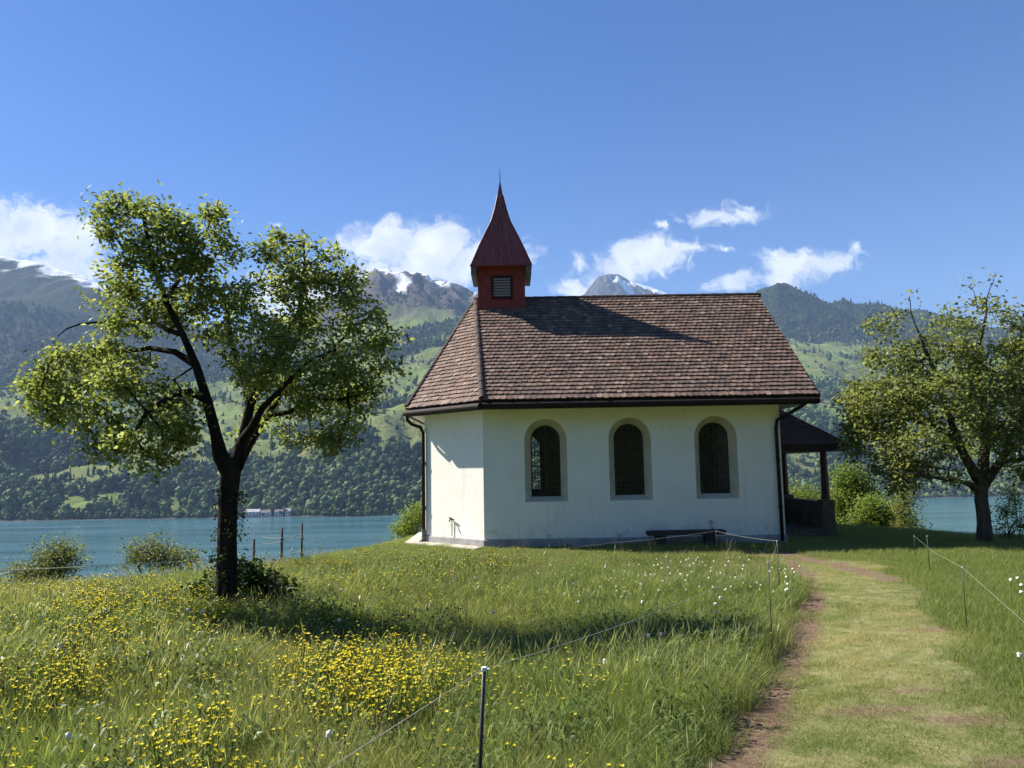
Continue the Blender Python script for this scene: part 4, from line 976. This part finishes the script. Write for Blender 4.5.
# ------------------------------------------------------------------ fence posts and ropes
M_POST = noise_mat('black_plastic', (0.012, 0.012, 0.012), (0.022, 0.022, 0.021), 15, 0.5, 0.4)
M_WPOST = noise_mat('grey_fence_wood', (0.06, 0.05, 0.04), (0.12, 0.10, 0.08), 10, 0.9, 0.15, 0.4, 30)
M_GPOST = noise_mat('dark_green_plastic', (0.02, 0.03, 0.02), (0.035, 0.05, 0.032), 15, 0.6, 0.3)
M_ROPE = noise_mat('white_fence_rope', (0.26, 0.26, 0.23), (0.36, 0.35, 0.32), 60, 0.8, 0.2)
M_ROPEY = noise_mat('straw_fence_rope', (0.52, 0.50, 0.33), (0.6, 0.57, 0.4), 60, 0.8, 0.2)
M_CLIP = noise_mat('white_clip', (0.6, 0.6, 0.58), (0.7, 0.7, 0.68), 20, 0.6, 0.3)
def post(top_px, Y, label, r, mat, wood=False, base_px=None):
    tpt = at(*top_px, Y)
    x = at(*(base_px or top_px), Y)[0] if base_px else tpt[0]
    bz_ = float(ground(x, Y)); H = tpt[2] - bz_
    e = empty('fence_post', (x, Y, bz_), label, 'fence post', 'posts of the pasture fences')
    mb = MB(); dx = tpt[0] - x
    mb.tube([(0, 0, -.12), (dx * .5, 0, H * .5), (dx, 0, H)], [r * 1.05, r, r * .92], 7 if not wood else 6)
    mb.build('shaft', mat, e, smooth=True)
    mb = MB(); mb.tube([(dx, 0, H - .008), (dx, 0, H + .008)], r * 1.25, 8); mb.tube([(dx, 0, H), (dx + r * 2.6, -r, H)], r * .55, 6)
    if wood: mb = MB(); mb.tube([(dx, -r, H * .72), (dx + r * 2.2, -r * 1.4, H * .72)], r * .5, 6)
    mb.build('insulator', M_CLIP if not wood else M_POST, e)
    return tpt
def rope(name_label, pts, r, mat, sag=0.03):
    out = []
    for a, b2 in zip(pts[:-1], pts[1:]):
        a = np.array(a); b2 = np.array(b2)
        for k in range(12): f = k / 12; out.append(a + (b2 - a) * f - np.array([0, 0, sag * 4 * f * (1 - f)]))
    out.append(np.array(pts[-1])); mb = MB(); mb.tube(out, r, 5); o = mb.build('fence_rope', mat, origin=tuple(out[0])); 
    return tag(o, name_label, 'rope', 'ropes of the pasture fences')
pF = post((484, 669), 3.3, 'black plastic fence post standing in the grass nearest the camera', .009, M_POST, base_px=(474, 820))
pB = post((768, 562), 7.2, 'short dark post among white flowers beside the path bend', .0045, M_GPOST)
pA = post((777, 541), 10.2, 'thin pale topped post in front of the chapel downpipe', .005, M_GPOST)
pK = post((716, 531), 15.6, 'thin post in front of the right end of the bench', .0045, M_GPOST)
rope('white rope rising from the lower left corner to the nearest black post', [at(300, 787, 2.1), pF], .0015, M_ROPE, .0)
rope('white rope crossing the meadow from the nearest black post to the path', [pF, pB, pA], .0014, M_ROPE, .05)
rope('white rope running in front of the bench and the chapel wall', [pA, pK, at(610, 543, 16.4), at(520, 552, 16.8)], .0016, M_ROPE, .02)
pC = post((962, 567), 8.2, 'thin dark post beside the right edge of the mown path', .0045, M_POST)
pD = post((927, 536), 12.9, 'thin dark post right of the slim sapling', .0055, M_POST)
pE = post((914, 536), 15.0, 'faint thin post just left of a similar darker one, below the slim sapling', .0045, M_GPOST)
rope('white rope slanting down beside the mown path into the right edge', [pE, at(935, 553, 11.2), pC, at(1024, 622, 6.2), at(1200, 745, 4.2)], .0012, M_ROPE, .0)
pL1 = post((254, 539), 17.2, 'short weathered wooden post nearest the dark tree trunk', .027, M_WPOST, True)
pL2 = post((282, 528), 16.8, 'tall weathered wooden post in the middle of the three by the lake', .027, M_WPOST, True)
pL3 = post((302, 523), 18.6, 'weathered wooden post farthest right of the three by the lake', .027, M_WPOST, True)
z3 = np.array([0, 0, .25])
rope('pale ropes strung between the two taller wooden posts by the lake', [at(262, 537, 17.1), at(282, 538, 16.75), at(302, 534, 18.55)], .008, M_ROPE, .02)
rope('lower pale rope between the wooden posts by the lake', [at(262, 543, 17.1), at(282, 541, 16.75), at(302, 537, 18.55)], .006, M_ROPE, .03)
rope('straw coloured rope along the meadow edge at the far left', [at(-60, 571, 12.4), at(90, 566, 13.4), at(254, 556, 16.9)], .007, M_ROPEY, .02)
# ------------------------------------------------------------------ houses on the far shore
M_HW = noise_mat('house_render', (0.62, 0.60, 0.58), (0.7, 0.69, 0.66), 0.3, 0.9)
M_HR = noise_mat('house_roof', (0.16, 0.13, 0.13), (0.24, 0.20, 0.19), 0.3, 0.9)
M_HG = noise_mat('house_window', (0.03, 0.035, 0.04), (0.05, 0.055, 0.06), 0.5, 0.2, 0.5)
def house(pxc, wpx, hpx, dep, label, roof_col=M_HR, gx=True):
    Ys = float(np.interp((pxc - CX) / F, tcol, shore)) + 14
    x = (pxc - CX) / F * Ys; W_ = wpx * Ys / F; H_ = hpx * Ys / F
    z0 = LZ + 1.0
    e = empty('house', (x, Ys, z0), label, 'house', 'buildings on the far shore')
    mb = MB(); mb.box(-W_ / 2, W_ / 2, 0, dep, -6, H_ * .62); mb.build('wall', M_HW, e)
    mb = MB(); hz_ = H_ * .62
    mb.add([(-W_ / 2 - .6, -.6, hz_), (W_ / 2 + .6, -.6, hz_), (W_ / 2 + .6, dep + .6, hz_), (-W_ / 2 - .6, dep + .6, hz_), (-W_ / 2 - .6, dep / 2, H_), (W_ / 2 + .6, dep / 2, H_)], [(0, 1, 5, 4), (2, 3, 4, 5), (3, 0, 4), (1, 2, 5), (3, 2, 1, 0)])
    mb.build('roof', roof_col, e)
    n = max(2, int(W_ / 6))
    for k in range(n):
        mb = MB(); xx = -W_ / 2 + W_ * (k + .5) / n; mb.box(xx - .9, xx + .9, -.08, .05, hz_ * .4, hz_ * .8); mb.build('window', M_HG, e)
M_HR2 = noise_mat('pale_shed_roof', (0.42, 0.39, 0.40), (0.52, 0.49, 0.5), 0.3, 0.8)
house(253, 14, 7, 10, 'long low pale shed on the far shore just right of the dark trunk', M_HR2)
house(266, 9, 6, 9, 'small grey house next to the long pale shed on the far shore', M_HR)
house(279, 8, 6.5, 9, 'grey roofed house beside the bright white end house on the far shore', M_HR)
house(288, 5, 7.5, 7, 'small bright white house farthest right on the far shore', M_HR2)
# ------------------------------------------------------------------ meadow plants
def blades(n, rad, h0, h1, w, lean=0.35, seed=1, segs=3, taper=True, head=0.0):
    r = np.random.default_rng(seed); V = []; Fc = []
    for i in range(n):
        a = r.uniform(0, 6.283); q = rad * math.sqrt(r.random()); p = np.array([q * math.cos(a), q * math.sin(a), -0.02]); h = r.uniform(h0, h1)
        da = r.uniform(0, 6.283); ln = h * lean * r.uniform(0.2, 1.6); d = np.array([math.cos(da), math.sin(da), 0]); fa = r.uniform(0, 6.283); s = np.array([math.cos(fa), math.sin(fa), 0])
        b0 = len(V); ww = w * r.uniform(.7, 1.3)
        for k in range(segs + 1):
            f = k / segs; c_ = p + np.array([0, 0, h * (f - 0.18 * f * f * ln / h)]) + d * ln * f * f; hw = ww * (1 - f ** 1.5 * .96) / 2
            V += [c_ - s * hw, c_ + s * hw]
        for k in range(segs): Fc.append((b0 + 2 * k, b0 + 2 * k + 1, b0 + 2 * k + 3, b0 + 2 * k + 2))
        if head and r.random() < head:
            b0 = len(V); c0 = p + np.array([0, 0, h * 0.82]) + d * ln * .68; c1 = p + np.array([0, 0, h * 1.12]) + d * ln * 1.1
            hw = r.uniform(.0016, .0028)
            V += [c0, (c0 + c1) / 2 - s * hw, c1, (c0 + c1) / 2 + s * hw]; Fc.append((b0, b0 + 1, b0 + 2, b0 + 3))
    return np.array(V), np.array(Fc)
def leaves_rosette(n, h, L0, W0, seed):
    r = np.random.default_rng(seed); V = []; Fc = []
    for i in range(n):
        a = r.uniform(0, 6.283); d = np.array([math.cos(a), math.sin(a), 0]); s = np.array([-d[1], d[0], 0]); z = r.uniform(.03, h); L_ = L0 * r.uniform(.6, 1.3); w_ = W0 * r.uniform(.7, 1.3); q = r.uniform(0, .12); e = r.uniform(-.3, .9)
        c_ = d * q + np.array([r.normal() * .05, r.normal() * .05, z]); b0 = len(V)
        V += [c_, c_ + d * L_ * .5 + s * w_ / 2 + [0, 0, L_ * e * .5 + .01], c_ + d * L_ + [0, 0, L_ * (e - .35)], c_ + d * L_ * .5 - s * w_ / 2 + [0, 0, L_ * e * .5 + .01]]
        Fc.append((b0, b0 + 1, b0 + 2, b0 + 3))
    return np.array(V), np.array(Fc)
M_GRASS = leaf_mat('meadow_grass', [(0.075, 0.12, 0.026), (0.14, 0.19, 0.044), (0.20, 0.245, 0.07), (0.32, 0.34, 0.16)], 0.5, (0.40, 0.34, 0.17), 'island', 1.25, 0.03)
M_TURF = leaf_mat('short_turf', [(0.115, 0.165, 0.034), (0.17, 0.22, 0.055), (0.235, 0.27, 0.09)], 0.45, (0.44, 0.38, 0.19), 'island', 1.2, 0.05)
M_STRAW = leaf_mat('dry_stalks', [(0.20, 0.15, 0.085), (0.30, 0.24, 0.14), (0.36, 0.30, 0.19)], 0.3, None, 'island', 1.0, 0.1)
M_HERB = leaf_mat('meadow_herb_leaf', [(0.06, 0.095, 0.022), (0.10, 0.145, 0.035), (0.15, 0.19, 0.06)], 0.45, None, 'island', 1.25, 0.02)
def proto(name, vf, mat): return np_mesh(name, vf[0], vf[1], mat, False, None, False)
tall = [proto('meadow_grass_a', blades(130, .18, .14, .30, .0036, .5, 1), M_GRASS), proto('meadow_grass_b', blades(120, .18, .15, .36, .0034, .55, 2, 3, True, .2), M_GRASS),
        proto('meadow_grass_c', blades(110, .17, .10, .25, .0042, .7, 3), M_GRASS), proto('meadow_grass_d', blades(110, .17, .09, .22, .004, .8, 4), M_GRASS),
        proto('meadow_herb_e', leaves_rosette(50, .24, .06, .02, 5), M_HERB), proto('meadow_herb_f', leaves_rosette(50, .28, .045, .025, 6), M_HERB)]
turf = [proto('turf_a', blades(190, .2, .02, .06, .0045, .7, 11, 2), M_TURF), proto('turf_b', blades(180, .2, .025, .07, .0045, .7, 12, 2), M_TURF), proto('turf_c', blades(170, .2, .04, .12, .0048, .7, 13, 3), M_TURF)]
straw = [proto('straw_a', blades(9, .10, .28, .50, .004, .35, 21, 3, True, 1.0), M_STRAW), proto('straw_b', blades(12, .12, .2, .42, .004, .6, 22, 3, True, .6), M_STRAW)]
def sample(n, y0, y1, side=0.72, pad=1.5):
    y = y0 + (y1 - y0) * rng.random(n) ** 0.75; x = rng.uniform(-1, 1, n) * (side * y + pad); return x, y
def wedge_density(n, y, y0, y1, side, pad): return None
# uniform-in-area sampling over the seen meadow
def area_pts(dens_fn, y0=2.2, y1=27.0, side=0.74, pad=1.6, dmax=120):
    A_ = (y1 - y0) * 2 * (side * y1 + pad); n = int(A_ * dmax)
    y = rng.uniform(y0, y1, n); x = rng.uniform(-1, 1, n) * (side * y1 + pad); ok = np.abs(x) < side * y + pad; x, y = x[ok], y[ok]
    k = rng.random(len(x)) < dens_fn(x, y) / dmax; return x[k], y[k]
def inside(x, y, m=0.06):
    a = (x > -2.3 - m) & (x < 6.42 + m) & (y > 18.5 - m) & (y < 25.1 + m) & (x + y > 17.78 - 1.41 * m) & (y - x < 25.82 + 1.41 * m)
    return a | ((x > 6.4) & (x < 8.3) & (y > 19.4) & (y < 23.3))
def near_edge(x, y): return (y < np.interp(x, EX, EYV) + 3.5)
def camclear(x, y): return np.hypot(x, y) > 1.9
hvar = lambda x, y: 0.45 + 1.15 * fbm(x * .9, y * .9, 4, 101)
def d_tall(x, y):
    d_, r_, t_ = masks(x, y); return t_ * near_edge(x, y) * camclear(x, y) * ~inside(x, y) * np.interp(y, [3, 8, 16, 27], [118, 100, 66, 44])
x, y = area_pts(d_tall)
far = sstep(9.5, 14.8, y)
sc = hvar(x, y) * (1 - 0.66 * far * sstep(-9, -3, x)) * rng.uniform(.8, 1.2, len(x))
ii = rng.choice(6, len(x), p=[.26, .24, .20, .18, .07, .05]); hb = fbm(x * .8, y * .8, 3, 111) > 0.60; ii = np.where(hb & (rng.random(len(x)) < .22), rng.integers(4, 6, len(x)), ii)
tint = np.clip(0.9 * (fbm(x * .7, y * .7, 4, 121) - 0.45) + 0.12 * rng.random(len(x)) + .18 * sstep(-4, -8, x), 0, .6)
rot = np.stack([rng.normal(size=len(x)) * .12, rng.normal(size=len(x)) * .12, rng.uniform(0, 6.28, len(x))], -1)
scatter('meadow_grass', tall, np.stack([x, y, ground(x, y)], -1), rot, np.stack([np.sqrt(sc) * 1.0, np.sqrt(sc) * 1.0, sc], -1), ii, tint, 'tall uncut meadow grass and herbs', 'grass')
print('tall', len(x))
def d_turf(x, y):
    d_, r_, t_ = masks(x, y); return (1 - t_) * (1 - 0.93 * sstep(.2, .7, d_)) * (1 - .1 * r_) * near_edge(x, y) * camclear(x, y) * ~inside(x, y) * np.interp(y, [3, 8, 16, 27], [55, 42, 26, 20])
x, y = area_pts(d_turf, dmax=60)
d_, r_, t_ = masks(x, y)
right = (1 - r_)
sc = (0.55 + 0.5 * rng.random(len(x))) * (1 + 0.55 * right * (x > 2)) * (0.7 + 0.6 * fbm(x * .9, y * .9, 3, 131))
ii = np.where((right > .6) & (rng.random(len(x)) < .75), 2, rng.integers(0, 2, len(x)))
tint = np.clip(r_ * (0.19 + 1.8 * (fbm(x * 1.6, y * 1.6, 4, 141) - 0.42)) + .1 * rng.random(len(x)) + .1 * sstep(14, 17, y), 0, .9)
rot = np.stack([0 * x, 0 * x, rng.uniform(0, 6.28, len(x))], -1)
scatter('mown_grass', turf, np.stack([x, y, ground(x, y)], -1), rot, np.stack([sc ** .5, sc ** .5, sc], -1), ii, tint, 'short mown grass on and beside the path', 'grass')
print('turf', len(x))
# dry stalks
def d_dry(x, y):
    d_, r_, t_ = masks(x, y); q = sstep(.58, .72, fbm(x * .5, y * .5, 3, 151)); tr_ = np.exp(-(((x - tb0[0] - .62) / .36) ** 2 + ((y - tb0[1] + .5) / .28) ** 2)) * 40
    return t_ * near_edge(x, y) * camclear(x, y) * ~inside(x, y) * (2.6 + 6 * q * (x < 0) + tr_)
x, y = area_pts(d_dry, dmax=48, y1=19)
sc = rng.uniform(.7, 1.15, len(x)); rot = np.stack([rng.normal(size=len(x)) * .15, rng.normal(size=len(x)) * .15, rng.uniform(0, 6.28, len(x))], -1)
scatter('dry_grass', straw, np.stack([x, y, ground(x, y)], -1), rot, np.stack([sc, sc, sc], -1), rng.integers(0, 2, len(x)), 0 * x, 'dry straw coloured grass stalks between the green blades', 'grass')
# ------------------------------------------------------------------ flowers
m_yel = leaf_mat('buttercup_petal', [(0.78, 0.62, 0.02), (0.88, 0.74, 0.04)], 0.42, None, 'island', 1.0, 0.03)
M_STALK = leaf_mat('flower_stalk', [(0.06, 0.10, 0.025), (0.09, 0.13, 0.03)], 0.2)
def flower(name, h, r0, mats, seed, dome=False, link=False):
    r = random.Random(seed); mb = MB(); lx_, ly_ = r.uniform(-.04, .04), r.uniform(-.04, .04)
    mb.tube([(0, 0, 0), (lx_ * .4, ly_ * .4, h * .55), (lx_, ly_, h)], .0022, 3, 1, False)
    if not dome:
        for k in range(5):
            a = k * 1.2566 + r.uniform(0, .3); d = np.array([math.cos(a), math.sin(a), 0]); s = np.array([-d[1], d[0], 0]); c_ = np.array([lx_, ly_, h])
            mb.add([c_, c_ + d * r0 * .65 + s * r0 * .48 + [0, 0, r0 * .3], c_ + d * r0 * 1.05 + [0, 0, r0 * .55], c_ + d * r0 * .65 - s * r0 * .48 + [0, 0, r0 * .3]], [(0, 1, 2, 3)], 0)
    else:
        bm = bmesh.new(); bmesh.ops.create_icosphere(bm, subdivisions=2, radius=r0)
        vs = [np.array(v.co) * r.uniform(.8, 1.15) + np.array([lx_, ly_, h]) for v in bm.verts]; fs = [tuple(v.index for v in f.verts) for f in bm.faces]; bm.free(); mb.add(vs, fs, 0)
    me = bpy.data.meshes.new(name); me.from_pydata(mb.v, [], mb.f)
    for q in mats: me.materials.append(q)
    me.polygons.foreach_set('material_index', mb.m); me.update()
    o = bpy.data.objects.new(name, me)
    if link: C.objects.link(o)
    return o
but = [flower('buttercup_%s' % 'abcd'[k], (.26, .33, .22, .37)[k], (.0105, .012, .010, .0125)[k], (m_yel, M_STALK), 60 + k) for k in range(4)]
def d_but(x, y):
    d_, r_, t_ = masks(x, y); c_ = sstep(.42, .6, fbm(x * .9 + 3, y * .9, 3, 161)); c2 = sstep(.4, .6, fbm(x * .25, y * .25, 2, 171))
    rngx = 1 - sstep(-0.5, 1.0, x); rngy = sstep(3.2, 5.0, y) * (1 - .93 * sstep(8.5, 11.5, y + .45 * np.maximum(0, x + 5)))
    return t_ * near_edge(x, y) * (c_ ** 1.4 * (0.55 + .45 * c2) + .05) * rngx * rngy * 1750 * (.12 + .88 * sstep(.36, .58, fbm(x * 2.6, y * 2.6, 3, 181))) + t_ * 2.0
x, y = area_pts(d_but, dmax=1800, y1=17)
sc = rng.uniform(.6, 1.25, len(x)); zs_ = rng.uniform(.75, 1.2, len(x)); rot = np.stack([rng.normal(size=len(x)) * .3 + .12, rng.normal(size=len(x)) * .3, rng.uniform(0, 6.28, len(x))], -1)
print('buttercups', len(x))
scatter('buttercups', but, np.stack([x, y, ground(x, y)], -1), rot, np.stack([sc, sc, zs_], -1), rng.integers(0, 4, len(x)), 0 * x, 'mass of yellow buttercups in the meadow', 'flowers')
m_wht, t, b = new_mat('seed_head_fluff'); setb(b, (0.70, 0.68, 0.60), 0.9, 0.1)
m_wp, t, b = new_mat('white_petal'); setb(b, (0.80, 0.78, 0.62), 0.8, 0.1)
dand = flower('dandelion', .34, .021, (m_wht, M_STALK), 80, True, True); whit = flower('white_flower', .28, .019, (m_wp, M_STALK), 81, True, True)
first = {'d': True, 'w': True}
def place(kind, px, py, Yg, sc):
    src = dand if kind == 'd' else whit
    p = at(px, py, Yg); gz = float(ground(p[0], Yg))
    o = src if first[kind] else src.copy()
    if not first[kind]: C.objects.link(o)
    first[kind] = False
    hh = (.34 if kind == 'd' else .28)
    o.location = (p[0], Yg, gz); zsc = max(.5, min(1.5, (p[2] - gz) / hh)); o.scale = (sc, sc, zsc); o.rotation_euler = (0, 0, rng.uniform(0, 6.28))
    if kind == 'd': tag(o, 'round white dandelion seed head standing in the meadow grass', 'dandelion', 'dandelion seed heads in the meadow')
    else: tag(o, 'small white flower head at the meadow end near the path', 'flower', 'white flowers near the path')
def top_depth(px, py, h):
    Y = np.arange(3, 18, .02); d = ray(px, py); x = d[0] / d[1] * Y; z = EYE + d[2] / d[1] * Y
    return float(Y[np.argmax(z <= ground(x, Y) + h)])
for (px, py) in ((62, 645), (66, 640), (187, 610), (201, 612), (104, 611), (326, 735), (68, 735), (342, 590), (395, 568), (492, 612), (541, 590), (578, 602), (566, 594), (641, 602), (720, 598), (714, 604), (717, 612), (648, 636), (660, 634), (340, 620), (605, 662), (1022, 655), (1010, 580), (600, 640)):
    place('d', px, py, top_depth(px, py, .34), rng.uniform(.65, 1.0))
for k in range(120):
    px = rng.uniform(600, 800) if k % 3 else rng.uniform(430, 800); py = 557 + 36 * rng.random() ** 1.3 + (7 if px < 650 else 0)
    if px > 770 and py < 566: continue
    place('w', px, py, top_depth(px, py, .24), rng.uniform(.4, .85))
for (px, py) in ((787, 577), (788, 584), (786, 590), (1022, 585), (1018, 578), (1021, 592)):
    place('w', px, py, top_depth(px, py, .26), 1.2)
